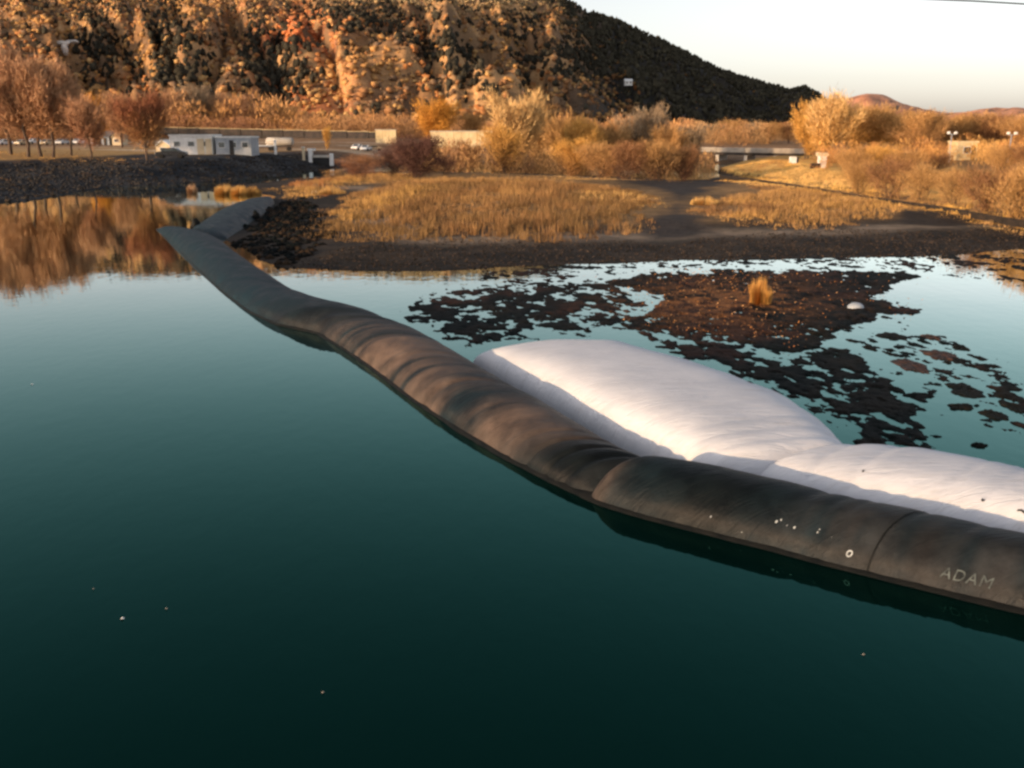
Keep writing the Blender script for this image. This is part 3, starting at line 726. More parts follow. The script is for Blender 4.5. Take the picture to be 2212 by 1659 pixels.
def tube_np(P, r, n=5):
    P = np.asarray(P, float); vs = []; fs = []
    for i in range(len(P)):
        t = P[min(i + 1, len(P) - 1)] - P[max(i - 1, 0)]; t /= np.linalg.norm(t) + 1e-9
        u = np.cross(t, [0, 0, 1] if abs(t[2]) < .9 else [1, 0, 0]); u /= np.linalg.norm(u); w_ = np.cross(t, u)
        for k in range(n):
            a = 2 * math.pi * k / n; vs.append(P[i] + (u * math.cos(a) + w_ * math.sin(a)) * r[i])
    for i in range(len(P) - 1):
        for k in range(n): fs.append((i * n + k, i * n + (k + 1) % n, (i + 1) * n + (k + 1) % n, (i + 1) * n + k))
    return vs, fs

def make_tree(name, label, cat, group, loc, h, wd, color, seed, stems=1, clear=.25, dens=1.0, droop=0.0, col2=None):
    r = np.random.default_rng(seed)
    root = empty(name, loc, label, cat, group, rz=r.uniform(0, 6.28))
    V = []; F = []
    def addt(P, rad, n=5):
        vs, fs = tube_np(P, rad, n); b = len(V); V.extend(vs); F.extend([tuple(i + b for i in f) for f in fs])
    base_r = max(.07, h * .02); nodes = []
    tips = []
    for st in range(stems):
        a0 = r.uniform(0, 6.28); sp = (0 if stems == 1 else wd * .10)
        p0 = np.array([math.cos(a0) * sp * .5, math.sin(a0) * sp * .5, -.3])
        top = np.array([math.cos(a0) * sp * r.uniform(.5, 2.2), math.sin(a0) * sp * r.uniform(.5, 2.2), h * (.72 if stems == 1 else r.uniform(.55, .8))])
        P = [p0 + (top - p0) * t + np.array([r.normal(0, .02 * h), r.normal(0, .02 * h), 0]) * (0 < t) for t in np.linspace(0, 1, 6)]
        addt(P, np.linspace(base_r / math.sqrt(stems), base_r * .2, 6), 6)
        nl = int(17 / math.sqrt(stems))
        for k in range(nl):
            t = clear + (1 - clear) * (k + r.uniform(0, 1)) / nl; t = min(t, .98)
            i = min(int(t * 5), 4); q = P[i] + (P[i + 1] - P[i]) * (t * 5 - i)
            az = k * 2.4 + r.uniform(-.4, .4); rad_ = wd * .5 * math.sqrt(max(.05, 1 - ((t - .45) / .62) ** 2)) * r.uniform(.6, 1.05)
            e = q + np.array([math.cos(az) * rad_, math.sin(az) * rad_, (h - q[2]) * r.uniform(.35, .8) * (1 - droop)])
            mid = (q + e) / 2 + np.array([0, 0, -.05 * h * (1 - 2 * droop)])
            L = [q, (q + mid) / 2 + r.normal(0, .01 * h, 3), mid, (mid + e) / 2 + r.normal(0, .015 * h, 3), e]
            addt(L, np.linspace(base_r * .34, base_r * .07, 5), 4); tips.append(L)
    tm = npmesh('trunk', np.array(V), np.array(F, dtype=np.int32), smooth=True); link('trunk', tm, M['bark'], root)
    # twigs
    K = int(7200 * dens * (1 if h * wd > 30 else .75))
    LI = r.integers(0, len(tips), K); A_ = np.array(tips)                       # (n,5,3)
    tt_ = r.uniform(.2, 1, K) * 3.999; ii = tt_.astype(int); fr = (tt_ - ii)[:, None]
    O = A_[LI, ii] * (1 - fr) + A_[LI, ii + 1] * fr
    O = O + r.normal(0, 1, (K, 3)) * np.array([wd * .065, wd * .065, h * .055])
    ctr = np.array([0, 0, h * .35]); dr = O - ctr; dr /= np.linalg.norm(dr, axis=1)[:, None]
    dr = dr * .8 + r.normal(0, .55, (K, 3)); dr[:, 2] += .55 - 1.3 * droop; dr /= np.linalg.norm(dr, axis=1)[:, None]
    ln = h * .085 * r.uniform(.4, 1.2, K)
    E = O + dr * ln[:, None]; E[:, 2] = np.maximum(E[:, 2], .05)
    sd_ = np.cross(dr, r.normal(0, 1, (K, 3))); sd_ /= np.linalg.norm(sd_, axis=1)[:, None]
    wdt = (h * .0042 * r.uniform(.6, 1.6, K))[:, None]
    Vt = np.stack([O - sd_ * wdt, O + sd_ * wdt, E], 1).reshape(-1, 3)
    Ft = np.arange(3 * K).reshape(-1, 3)
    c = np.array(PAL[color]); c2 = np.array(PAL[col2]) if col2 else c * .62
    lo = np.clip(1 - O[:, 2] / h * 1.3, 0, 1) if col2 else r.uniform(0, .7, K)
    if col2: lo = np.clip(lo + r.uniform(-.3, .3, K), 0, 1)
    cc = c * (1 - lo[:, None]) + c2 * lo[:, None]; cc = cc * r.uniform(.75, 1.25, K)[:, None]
    cm = npmesh('crown', Vt, Ft, np.repeat(cc, 3, 0)); link('crown', cm, M['veg'], root)
    return root

def tree(u, Y, vtop, wpx, color, label, cat='tree', group=None, stems=1, clear=.25, dens=1., droop=0., col2=None, name=None, seed=None, hmin=1.0):
    x, y, z = at(u, Y)
    zt_ = CAMH + float(elev(vtop)) * Y; h = max(zt_ - z, hmin) / 1.02
    wd = wpx * Y * float(lat(CX + 1.0)) * 1.02
    nm = name or ('bush' if cat == 'bush' else ('bare_tree' if cat == 'tree' else cat.replace(' ', '_')))
    return make_tree(nm, label, cat, group, (x, y, z), h, wd, color, seed or int(u * 7 + Y), stems, clear, dens, droop, col2)

g1 = 'bare trees on the left bank'
tree(20, 172, 84, 165, 'dusk', 'tallest bare tree at the left edge with golden-brown upper crown', group=g1, clear=.3, dens=2.2, stems=1)
tree(57, 164, 120, 135, 'dusk', 'bare brown tree on the left bank, second trunk from the left edge', group=g1, clear=.35, dens=2.0)
tree(85, 166, 118, 135, 'dusk', 'bare brown tree with a thick dark trunk, third from the left edge', group=g1, clear=.35, dens=2.0, col2='red')
tree(110, 163, 135, 120, 'dusk', 'bare tree with leaning trunk on the left bank, fourth from the left edge', group=g1, clear=.35, dens=2.0, col2='brown')
tree(150, 176, 158, 100, 'dusk', 'rounded bare tree closing the right side of the left bank group', group=g1, clear=.3, dens=1.1)
tree(190, 160, 200, 90, 'dusk', 'lone bare tree with dark trunk standing left of the blue-white pavilion', group=g1, clear=.35, dens=.9, col2='red')
tree(212, 250, 196, 62, 'orange', 'golden slim tree above the pavilion roof', group='trees round the left buildings', clear=.1, dens=.8)
tree(262, 235, 196, 84, 'dusk', 'reddish bare tree right of the pavilion', group='trees round the left buildings', clear=.2, dens=1.1)
tree(314, 156, 192, 108, 'red', 'rusty-red bare tree at the edge of the left bank top, beside the gabled shed', group=g1, clear=.22, dens=1.5, col2='tan')
tree(365, 380, 192, 100, 'dusk', 'pale brown tree behind the dark girder, above the gabled shed', group='trees behind the dark girder', dens=.9)
tree(428, 385, 178, 96, 'grey', 'rounded grey-tan tree behind the dark girder', group='trees behind the dark girder', dens=1.1)
tree(515, 385, 198, 110, 'dusk', 'low brown tree behind the dark girder, above the white tanker', group='trees behind the dark girder', dens=1.)
tree(610, 390, 218, 90, 'tan', 'small brown tree behind the middle of the dark girder', group='trees behind the dark girder', dens=.8)
tree(706, 240, 268, 20, 'gold', 'small yellow shrub above the white portal frame', 'bush', clear=.05, dens=.5)
tree(940, 320, 203, 100, 'orange', 'bright orange willow in front of the hillside, above the golden wall', group='willows', clear=.06, stems=3, dens=1.6)
tree(1020, 330, 235, 80, 'tan', 'pale brown tree right of the bright orange willow', group='trees behind the marsh', clear=.1, dens=.9)
tree(1112, 172, 186, 118, 'pale', 'tall pale gold willow in the middle behind the marsh', group='willows', clear=.15, stems=3, dens=1.5, col2='tan')
tree(1165, 200, 212, 80, 'tan', 'tan willow just right of the tallest middle willow', group='willows', clear=.1, stems=2, dens=1.)
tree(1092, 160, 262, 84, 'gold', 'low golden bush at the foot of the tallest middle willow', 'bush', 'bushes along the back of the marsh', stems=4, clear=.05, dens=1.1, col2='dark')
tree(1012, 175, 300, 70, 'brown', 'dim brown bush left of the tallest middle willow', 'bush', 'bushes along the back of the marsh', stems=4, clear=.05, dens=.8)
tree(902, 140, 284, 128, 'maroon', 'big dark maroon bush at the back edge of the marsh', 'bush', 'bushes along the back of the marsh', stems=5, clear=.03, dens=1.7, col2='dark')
tree(848, 146, 306, 84, 'maroon', 'dusky bush touching the left side of the dark maroon one', 'bush', 'bushes along the back of the marsh', stems=4, clear=.03, dens=1.1)
tree(778, 142, 326, 108, 'brown', 'wide brown bush, leftmost of the marsh bushes', 'bush', 'bushes along the back of the marsh', stems=5, clear=.02, dens=1.3, col2='red')
tree(720, 138, 362, 60, 'tan', 'low orange-brown shrub at the left foot of the wide brown bush', 'bush', 'bushes along the back of the marsh', stems=4, clear=.02, dens=.7)
tree(955, 150, 330, 60, 'maroon', 'low dark shrub right of the dark maroon bush', 'bush', 'bushes along the back of the marsh', stems=4, clear=.02, dens=.8)
for u, Y, vt, wp, c, c2, l in (
        (1222, 190, 236, 74, 'tan', None, 'bare tan tree first in the cluster right of the tallest middle willow'),
        (1262, 178, 242, 84, 'gold', 'tan', 'gold-topped tree, second in the middle-right cluster'),
        (1318, 186, 262, 84, 'tan', None, 'tan tree with a ragged top in the middle-right cluster'),
        (1390, 192, 222, 96, 'grey', 'tan', 'tallest grey-tan tree of the middle-right cluster'),
        (1446, 186, 254, 74, 'tan', 'brown', 'narrow tan tree right of the tallest one in the middle-right cluster'),
        (1490, 215, 262, 60, 'grey', None, 'small grey tree at the left end of the road bridge')):
    tree(u, Y, vt, wp, c, l, group='trees of the middle-right cluster', stems=2, clear=.12, dens=1.15, col2=c2)
for u, Y, vt, wp, c, c2, l in (
        (1240, 150, 292, 90, 'gold', 'brown', 'golden bush under the gold-topped tree'),
        (1300, 146, 300, 96, 'tan', 'brown', 'brown-gold bush in the middle of the front row by the channel'),
        (1362, 143, 300, 96, 'brown', 'dark', 'brown bush with a black shaded foot beside the channel'),  # dark second tone puts the shade at the foot into the twigs' colour
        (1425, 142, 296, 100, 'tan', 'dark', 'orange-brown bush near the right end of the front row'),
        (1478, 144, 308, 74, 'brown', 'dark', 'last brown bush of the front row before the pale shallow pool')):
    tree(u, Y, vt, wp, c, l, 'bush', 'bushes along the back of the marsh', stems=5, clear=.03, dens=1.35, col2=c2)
for i, (u, vt, wp, c, l) in enumerate(((1535, 262, 70, 'grey', 'grey-tan tree behind the road bridge, leftmost of its row'), (1578, 252, 76, 'tan', 'second tree from the left behind the road bridge'),
        (1624, 256, 70, 'grey', 'middle tree of the row behind the road bridge'), (1664, 258, 66, 'tan', 'fourth tree from the left behind the road bridge'), (1706, 262, 66, 'brown', 'rightmost brown tree of the row behind the road bridge'))):
    tree(u, 330, vt, wp, c, l, group='row of trees behind the road bridge', stems=2, clear=.05, dens=1.15)
gr = 'trees on the right bank'
for u, Y, vt, wp, c, c2, st, l in (
        (1745, 195, 216, 76, 'gold', None, 3, 'golden fan-shaped tree at the left end of the right bank trees'),
        (1792, 185, 190, 112, 'pale', 'gold', 2, 'tallest pale gold tree on the right bank'),
        (1838, 200, 220, 120, 'tan', 'gold', 2, 'orange-tan tree just right of the tallest right bank tree'),
        (1888, 205, 222, 130, 'tan', 'gold', 2, 'tan tree in front of the far round hill'),
        (1940, 198, 228, 130, 'tan', 'gold', 2, 'broad tan tree, fifth along the right bank'),
        (1990, 186, 230, 125, 'tan', 'brown', 1, 'tan tree with a single forked trunk left of the small golden hut'),
        (2045, 205, 236, 125, 'tan', None, 2, 'tan tree behind the small golden hut'),
        (2096, 212, 238, 120, 'tan', 'gold', 2, 'orange-tan tree rising above the small golden hut'),
        (2150, 205, 238, 120, 'brown', None, 2, 'brown tree right of the small golden hut'),
        (2205, 190, 240, 125, 'tan', 'brown', 2, 'tan tree cut by the right edge of the picture'),
        (2275, 185, 240, 100, 'brown', None, 2, 'brown tree just outside the right edge')):
    tree(u, Y, vt, wp, c, l, group=gr, stems=st, clear=.15, dens=1.25, col2=c2)
for u, Y, vt, wp, c, l in (
        (1868, 104, 338, 80, 'tan', 'low tan bush beside the white marker block'),
        (1930, 98, 332, 110, 'brown', 'brown-orange bush, second along the right bank slope'),
        (2005, 92, 346, 110, 'tan', 'low orange bush in the middle of the right bank slope'),
        (2080, 86, 358, 110, 'tan', 'low tan bush below the small golden hut'),
        (2148, 80, 350, 110, 'brown', 'brown bush near the right edge on the bank slope'),
        (2215, 76, 340, 130, 'tan', 'large tan bush cut by the right edge on the bank slope'),
        (2300, 72, 338, 130, 'tan', 'bush just past the right edge on the bank slope'),
        (1850, 130, 312, 80, 'tan', 'bush behind the white marker block, under the tallest right bank tree'),
        (1905, 135, 308, 96, 'gold', 'golden bush under the tan tree before the round hill'),
        (1965, 128, 316, 90, 'tan', 'tan bush left of the small golden hut'),
        (2030, 132, 326, 60, 'brown', 'small brown bush at the left wall of the golden hut'),
        (2175, 125, 306, 90, 'tan', 'tall tan bush between the golden hut and the right edge'),
        (2240, 122, 300, 100, 'brown', 'tall brown bush at the right edge behind the large tan one')):
    tree(u, Y, vt, wp, c, l, 'bush', 'bushes on the right bank slope', stems=5, clear=.02, dens=1.3)
tree(2142, 168, 305, 22, 'grey', 'narrow grey upright shrub beside the small golden hut', 'bush', stems=2, clear=.02, dens=.7)

# reeds and grass blades -------------------------------------------------------
def blades(name, X, Y, Z, h, w, cols, seed, lean=.25):
    r = np.random.default_rng(seed); n = len(X)
    az = r.uniform(0, 6.28, n); a = r.uniform(0, 6.28, n); ln = np.abs(r.normal(0, lean, n))
    O = np.stack([X, Y, Z - .05], 1); s_ = np.stack([np.cos(az), np.sin(az), np.zeros(n)], 1) * (w / 2)[:, None]
    T_ = O + np.stack([np.cos(a) * ln * h, np.sin(a) * ln * h, h], 1)
    V = np.stack([O - s_, O + s_, T_], 1).reshape(-1, 3)
    return npmesh(name, V, np.arange(3 * n).reshape(-1, 3), np.repeat(cols, 3, 0))

def scatter(poly, n, seed, z=.5):
    """random ground points inside a layout polygon"""
    r = np.random.default_rng(seed); P = gpoly(poly, z); xs_ = [p[0] for p in P]; ys_ = [p[1] for p in P]
    X = r.uniform(min(xs_), max(xs_), n * 4); Y = r.uniform(min(ys_), max(ys_), n * 4)
    k = sdf(X, Y, P) + (fbm(X * .3, Y * .3, seed) - .5) * 5 > 0
    X, Y = X[k][:n], Y[k][:n]; return X, Y

def grass(name, poly, n, seed, hmean, cl, label, z=.5, w=.05, clump=.5, cpatch=.06, dark=None):
    X, Y = scatter(poly, n, seed, z); r = np.random.default_rng(seed + 1)
    keep = fbm(X * .5, Y * .35, seed + 5) > r.uniform(.0, clump, len(X)) + .18; X, Y = X[keep], Y[keep]
    m_ = max(1, len(X) // 16); cid = r.integers(0, m_, len(X)); sp_ = r.uniform(.08, .34, m_)[cid]; mixin = r.uniform(0, 1, len(X)) < .8
    X = np.where(mixin, X[:m_][cid] + r.normal(0, 1, len(X)) * sp_, X); Y = np.where(mixin, Y[:m_][cid] + r.normal(0, 1, len(Y)) * sp_, Y); ch_ = np.where(mixin, r.uniform(.55, 1.35, m_)[cid], .6)
    cc_ = np.where(mixin, r.normal(0, .16, m_)[cid], 0)
    Z = HZ(X, Y); k2 = Z > .05; X, Y, Z, ch_, cc_ = X[k2], Y[k2], Z[k2], ch_[k2], cc_[k2]
    p = fbm(X * cpatch * 2, Y * cpatch, seed + 9); q = fbm(X * .3, Y * .22, seed + 12)
    edge_ = sdf(X, Y, gpoly(poly, z)); h = hmean * (.25 + .75 * sstep(-1.5, 4.5, edge_ + (fbm(X * .6, Y * .6, seed + 31) - .5) * 4)) * (.25 + 1.3 * q) * r.uniform(.5, 1.25, len(X)) * ch_
    p = np.clip((p - .5) * 4.2 + .48 + r.normal(0, .10, len(X)) + cc_, 0, .999) * (len(cl) - 1); i = p.astype(int); f = (p - i)[:, None]
    CA = np.array(cl); c = CA[i] * (1 - f) + CA[np.minimum(i + 1, len(cl) - 1)] * f; c = c * r.uniform(.65, 1.25, len(X))[:, None]
    me = blades(name, X, Y, Z, h, np.full(len(X), w) * r.uniform(.6, 1.5, len(X)), c, seed)
    return tag(link(name, me, M['veg']), label, None, None, 'stuff')

GLD = (0.55, 0.32, 0.10); BRN = (0.22, 0.12, 0.055); OCH = (0.36, 0.21, 0.085); OLV = (0.22, 0.13, 0.055); BRT = (0.66, 0.42, 0.16); RST = (0.34, 0.15, 0.06)
grass('marsh_grass', [(655, 503), (690, 460), (740, 420), (850, 396), (1000, 390), (1150, 394), (1300, 402), (1415, 428), (1432, 450), (1385, 470), (1405, 500), (1200, 519), (900, 520), (720, 512)], 90000, 201, .72, [OLV, BRN, (.28,.15,.06), OCH, (.42,.24,.09)], 'brown and gold marsh grass covering the island behind the dam', clump=.45)
grass('marsh_grass', [(700, 470), (740, 430), (860, 402), (960, 402), (960, 430), (800, 478)], 14000, 205, .8, [OCH, GLD, GLD], 'brighter golden grass at the left side of the marsh island', clump=.5)
grass('marsh_grass', [(1240, 425), (1300, 408), (1415, 428), (1425, 450), (1360, 452), (1280, 448)], 7000, 206, .7, [GLD, BRT, BRT], 'bright pale grass at the right tip of the marsh island', clump=.6)
grass('marsh_grass', [(1478, 462), (1520, 440), (1640, 415), (1760, 412), (1900, 436), (1960, 456), (1900, 476), (1830, 492), (1680, 494), (1540, 482)], 40000, 202, .6, [BRN, OCH, (.42,.24,.09), GLD, BRN, OCH], 'golden marsh grass right of the muddy gut', clump=.5)
grass('marsh_grass', [(560, 417), (620, 392), (700, 384), (780, 374), (900, 374), (900, 392), (760, 400), (700, 424), (620, 424)], 22000, 203, .65, [RST, OCH, GLD, OCH], 'rusty grass on the narrow spit under the leftmost bush', clump=.5)
grass('bank_grass', [(1552, 372), (1600, 350), (1720, 350), (1800, 372), (2000, 400), (2212, 425), (2500, 440), (2600, 520), (2212, 470), (1900, 424), (1760, 400), (1640, 384)], 60000, 204, .42, [OCH, (.64,.36,.09), (.72,.44,.13), BRT], 'bright golden grass on the right bank above the dark kerb', z=1.5, clump=.5)
grass('bank_grass', [(1560, 386), (1760, 412), (2000, 452), (2212, 482), (2600, 545), (2500, 560), (2212, 498), (2000, 472), (1860, 448), (1600, 410)], 26000, 207, .35, [BRN, OCH, GLD, BRT], 'sparse gold grass below the dark kerb on the right', clump=.6)
grass('bank_grass', [(960, 390), (1000, 374), (1250, 378), (1480, 386), (1500, 392), (1300, 394)], 9000, 208, .30, [OCH, GLD, BRT], 'pale short grass at the back of the marsh', clump=.7)
grass('bank_grass', [(-300, 341), (0, 341), (150, 341), (320, 341), (330, 334), (0, 330), (-300, 330)], 14000, 209, .25, [OCH, GLD, GLD], 'dry golden lawn along the top of the left bank', z=3.2, clump=.8)

def reed_clump(u, v, wpx, h, n, cl, label, seed, name='reed_clump', depth=1.6, zb=None):
    X0, Y0 = map(float, G(u, v, .1)); X1, _ = map(float, G(u + wpx / 2, v, .1)); a = X1 - X0
    r = np.random.default_rng(seed); q = r.uniform(0, 6.28, n); rr_ = np.sqrt(r.uniform(0, 1, n))
    X = a * rr_ * np.cos(q); Y = depth * rr_ * np.sin(q)
    zz = zb if zb is not None else max(gz(X0, Y0), .0)
    hh = h * (1 - .5 * rr_ ** 2) * r.uniform(.5, 1.1, n); cc = np.array(cl)[r.integers(0, len(cl), n)] * r.uniform(.7, 1.2, n)[:, None]
    me = blades(name, X, Y, np.zeros(n), hh, r.uniform(.03, .07, n), cc, seed, .16); o = link(name, me, M['veg']); o.location = (X0, Y0, zz)
    tag(o, label, 'reeds', 'reed clumps standing in or by the water'); return o
reed_clump(485, 418, 44, 1.35, 1500, [BRT, GLD, GLD], 'leftmost bright golden reed clump at the tip of the spit', 301)
reed_clump(518, 419, 40, 1.25, 1400, [BRT, GLD, (.62, .33, .08)], 'middle golden reed clump at the tip of the spit', 302)
reed_clump(546, 418, 34, 1.1, 1000, [GLD, OCH, (.62, .33, .08)], 'third golden reed clump, nearest the far tube end', 303)
reed_clump(415, 415, 22, 1.3, 500, [(.5, .33, .22), OCH], 'small pinkish reed clump standing alone in the channel', 304, depth=.7, zb=0)
reed_clump(718, 424, 60, 1.0, 900, [BRT, GLD, OCH], 'pale reed clump on the mud right of the far tube end', 305)
reed_clump(1641, 652, 44, 1.25, 700, [(.62, .34, .10), (.55, .28, .07), (.4, .2, .06)], 'lone orange grass tuft on the dark mud island', 306, depth=.55, zb=.05)
reed_clump(680, 422, 16, .7, 260, [(.7, .55, .35), OCH], 'tiny pale reed tuft beside the farthest dam tube', 307, depth=.4)
reed_clump(1520, 455, 60, .9, 900, [BRT, GLD], 'bright reed clump at the left corner of the right marsh', 308)

# fallen leaves and small litter on the mud island and shore
X, Y = scatter(ISLE, 3200, 401, 0.05); r = np.random.default_rng(5)
uu = CX + FPX * X / (Y * math.cos(PITCH) + CAMH * math.sin(PITCH))
k = r.uniform(0, 1, len(X)) < np.exp(-((uu - 1560) / 170) ** 2) + .06; X, Y = X[k], Y[k]; n = len(X)
az = r.uniform(0, 6.28, n); sz = r.uniform(.015, .055, n); zz = .07 + r.uniform(0, .07, n)
V = np.stack([np.stack([X + np.cos(az + q) * sz, Y + np.sin(az + q) * sz, zz + r.uniform(-.02, .06, n)], 1) for q in (0, 2.1, 4.2)], 1).reshape(-1, 3)
cc = np.array([(0.40, 0.17, 0.05), (0.24, 0.10, 0.04), (0.10, 0.05, 0.03), (.5, .27, .12)])[r.integers(0, 4, n)]
tag(link('fallen_leaves', npmesh('fallen_leaves', V, np.arange(3 * n).reshape(-1, 3), np.repeat(cc, 3, 0)), M['veg']), 'rusty dead leaves strewn round the lone grass tuft', None, None, 'stuff')

# riprap stones on the left bank (uncountable rubble)
def rocks(name, poly, n, seed, size, z, cl, label, zmax=9):
    X, Y = scatter(poly, n, seed, z); r = np.random.default_rng(seed); n = len(X); Z = HZ(X, Y); k = (Z > -.3) & (Z < zmax); X, Y, Z = X[k], Y[k], Z[k]; n = len(X)
    base = np.array([(1, 0, 0), (-1, 0, 0), (0, 1, 0), (0, -1, 0), (0, 0, 1), (0, 0, -1)], float)
    fc = np.array([(0, 2, 4), (2, 1, 4), (1, 3, 4), (3, 0, 4), (2, 0, 5), (1, 2, 5), (3, 1, 5), (0, 3, 5)])
    s_ = r.uniform(.4, 1.4, n) * size; P = base[None] * r.uniform(.6, 1.3, (n, 6, 1)) * s_[:, None, None]; P[..., 2] *= .6
    a = r.uniform(0, 6.28, n); ca, sa = np.cos(a)[:, None], np.sin(a)[:, None]
    Q = np.stack([P[..., 0] * ca - P[..., 1] * sa, P[..., 0] * sa + P[..., 1] * ca, P[..., 2]], -1) + np.stack([X, Y, Z + size * .1], 1)[:, None]
    F = (fc[None] + (np.arange(n) * 6)[:, None, None]).reshape(-1, 3)
    c = np.array(cl)[r.integers(0, len(cl), n)] * r.uniform(.7, 1.3, n)[:, None]
    tag(link(name, npmesh(name, Q.reshape(-1, 3), F, np.repeat(c, 6, 0)), M['veg']), label, None, None, 'stuff')
grass('bank_grass', [(-200, 440), (0, 428), (150, 415), (330, 395), (560, 380), (700, 362), (700, 352), (400, 350), (0, 352), (-200, 356)], 9000, 211, .35, [BRN, (.16,.11,.07), (.26,.17,.09)], 'thin brown weeds between the stones of the left bank', z=1.2, clump=1.1)
rocks('riprap_stones', [(-400, 450), (0, 436), (100, 430), (200, 413), (400, 397), (640, 376), (720, 364), (760, 350), (500, 350), (250, 358), (-400, 360)], 14000, 501, .26, .8, [(.022, .023, .025), (.038, .036, .036), (.042, .032, .024), (.06, .05, .04)], 'dark broken stones covering the left bank down to the water', zmax=2.5)  # stone colours kept dark to carry the shade over the bank
rocks('shore_stones', [(600, 575), (700, 540), (1000, 528), (1400, 528), (1800, 505), (2212, 500), (2500, 500), (2500, 530), (2212, 543), (1700, 560), (1200, 576), (800, 582)], 9000, 502, .06, .1, [(.022, .017, .013), (.035, .025, .018), (.09, .06, .04), (.014, .012, .010)], 'small stones and clods on the mud shore in front of the marsh')
rocks('mud_clods', [(590, 440), (660, 430), (700, 470), (690, 520), (640, 570), (540, 545), (520, 510), (570, 470)], 900, 503, .28, .1, [(.006, .008, .008), (.010, .010, .009), (.03, .02, .013)], 'black mud clods beside the far tube end')

# hillside forest: one mass of far trees ----------------------------------------
def forest():
    r = np.random.default_rng(77); n = 42000
    u = r.uniform(-500, 2050, n); t = np.clip(r.uniform(-.02, 1.0, n), 0, 1) ** .9
    yb_, yr_ = mtn_lines(u); Y = yb_ + t * (yr_ - yb_); X = (u - CX) * float(lat(CX + 1.0)) * Y
    Z = HZ(X, Y); k = Z > 4.5
    u, t, X, Y, Z = u[k], t[k], X[k], Y[k], Z[k]; n = len(u)
    # conifer stands, partly painted shade: gullies, the lee ridge and two dark belts
    v = CY - FPX * ((Y * math.sin(PITCH) + (Z - CAMH) * math.cos(PITCH)) / (Y * math.cos(PITCH) - (Z - CAMH) * math.sin(PITCH)))
    pc = .05 + 0 * u
    for (cu, cv, su, sv, am, sk) in ((235, 90, 42, 75, .95, 0.), (380, 110, 46, 90, .95, 0.), (430, 130, 28, 60, .8, 0), (598, 165, 56, 78, 1.4, -.25), (560, 90, 30, 50, .7, -.2), (800, 40, 120, 30, .6, 0), (980, 120, 60, 80, .85, .35), (880, 60, 80, 30, .5, 0.2),
                                     (1250, 130, 120, 50, .8, .0), (1130, 60, 70, 35, .5, 0), (1040, 170, 40, 40, .8, 0.3), (300, 160, 30, 30, .5, 0)):
        uu_ = u - cu - sk * (cv - v) * -1
        pc = np.maximum(pc, am * np.exp(-(uu_ / su) ** 2 - ((v - cv) / sv) ** 2))
    edge = 1225 + (v - 20) * .75
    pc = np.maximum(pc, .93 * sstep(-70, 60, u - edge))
    pc = pc * (.75 + .6 * fbm(u * .03, v * .03, 88))
    con_shade = r.uniform(0, 1, n) < pc
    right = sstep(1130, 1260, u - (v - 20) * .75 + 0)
    H = np.where(con_shade, r.uniform(2.4, 5.0, n), 0.8 + 2.6 * r.uniform(0, 1, n) ** 2); H = np.where(con_shade & (right > .5), r.uniform(3.0, 5.5, n), H); W = np.where(con_shade, H * 1.1, H * 1.6)
    cl = np.array([(0.44, 0.24, 0.095), (0.52, 0.29, 0.11), (0.36, 0.18, 0.08), (0.22, 0.14, 0.085), (0.56, 0.34, 0.14), (0.46, 0.20, 0.075)])
    ci = np.clip((fbm(u * .012, v * .02, 91) * 1.5 - .25 + r.normal(0, .18, n)), 0, .999) * 6
    c = cl[ci.astype(int)] * .85
    olive = sstep(60, -10, v) * sstep(500, 900, u); c = c * (1 - olive[:, None] * .8) + np.array([.26, .21, .12]) * olive[:, None] * .8
    redp = np.exp(-((u - 660) / 60) ** 2 - ((v - 80) / 45) ** 2); c = c * (1 - redp[:, None]) + np.array([.60, .19, .07]) * redp[:, None]
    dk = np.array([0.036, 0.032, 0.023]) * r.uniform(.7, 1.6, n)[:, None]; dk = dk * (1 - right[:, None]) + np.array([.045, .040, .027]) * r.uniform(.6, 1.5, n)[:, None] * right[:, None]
    c = np.where(con_shade[:, None], dk, c); c = c * (1 - .6 * (right * ~con_shade)[:, None])  # lee-side scrub darkened too, shade painted into its colour
    # each crown: a ragged lump of faces ...
    nr_, na_ = 3, 5
    ph = (np.arange(nr_ + 1) / nr_) * math.pi; th = np.arange(na_) / na_ * 2 * math.pi
    rad = r.uniform(.2, 1.4, (n, nr_ + 1, na_)); rot = r.uniform(0, 6.28, (n, 1, 1))
    cone = np.where(con_shade[:, None, None], np.linspace(.55, 1.15, nr_ + 1)[None, :, None], 1.0)
    sx = np.sin(ph)[None, :, None] * np.cos(th[None, None] + rot) * rad * cone * W[:, None, None] / 2
    sy = np.sin(ph)[None, :, None] * np.sin(th[None, None] + rot) * rad * cone * W[:, None, None] / 2
    sz = (.46 + .5 * np.cos(ph)[None, :, None] * (.55 + .5 * rad)) * H[:, None, None]
    P1 = np.stack([X[:, None, None] + sx, Y[:, None, None] + sy, Z[:, None, None] + sz], -1).reshape(-1, 3)
    fl = []
    for i in range(nr_):
        for k in range(na_):
            a, b, c_, d = i * na_ + k, i * na_ + (k + 1) % na_, (i + 1) * na_ + (k + 1) % na_, (i + 1) * na_ + k
            if i > 0: fl.append((a, d, b))
            if i < nr_ - 1: fl.append((b, d, c_))
    nv = (nr_ + 1) * na_; F1 = (np.array(fl)[None] + (np.arange(n) * nv)[:, None, None]).reshape(-1, 3)
    low = np.repeat((.85 + .15 * np.cos(ph)), na_); C1 = (c[:, None, :] * r.uniform(.8, 1.2, (n, nv, 1))).reshape(-1, 3)
    # ... with loose sprays round it
    K = 7; a = r.uniform(0, 6.28, (n, K)); hh = r.uniform(.15, 1, (n, K))
    prof = np.where(con_shade[:, None], 1.1 - hh, np.sqrt(np.clip(1 - (hh * 1.15 - .55) ** 2 / .42, .05, 1))) * r.uniform(.8, 1.15, (n, K))
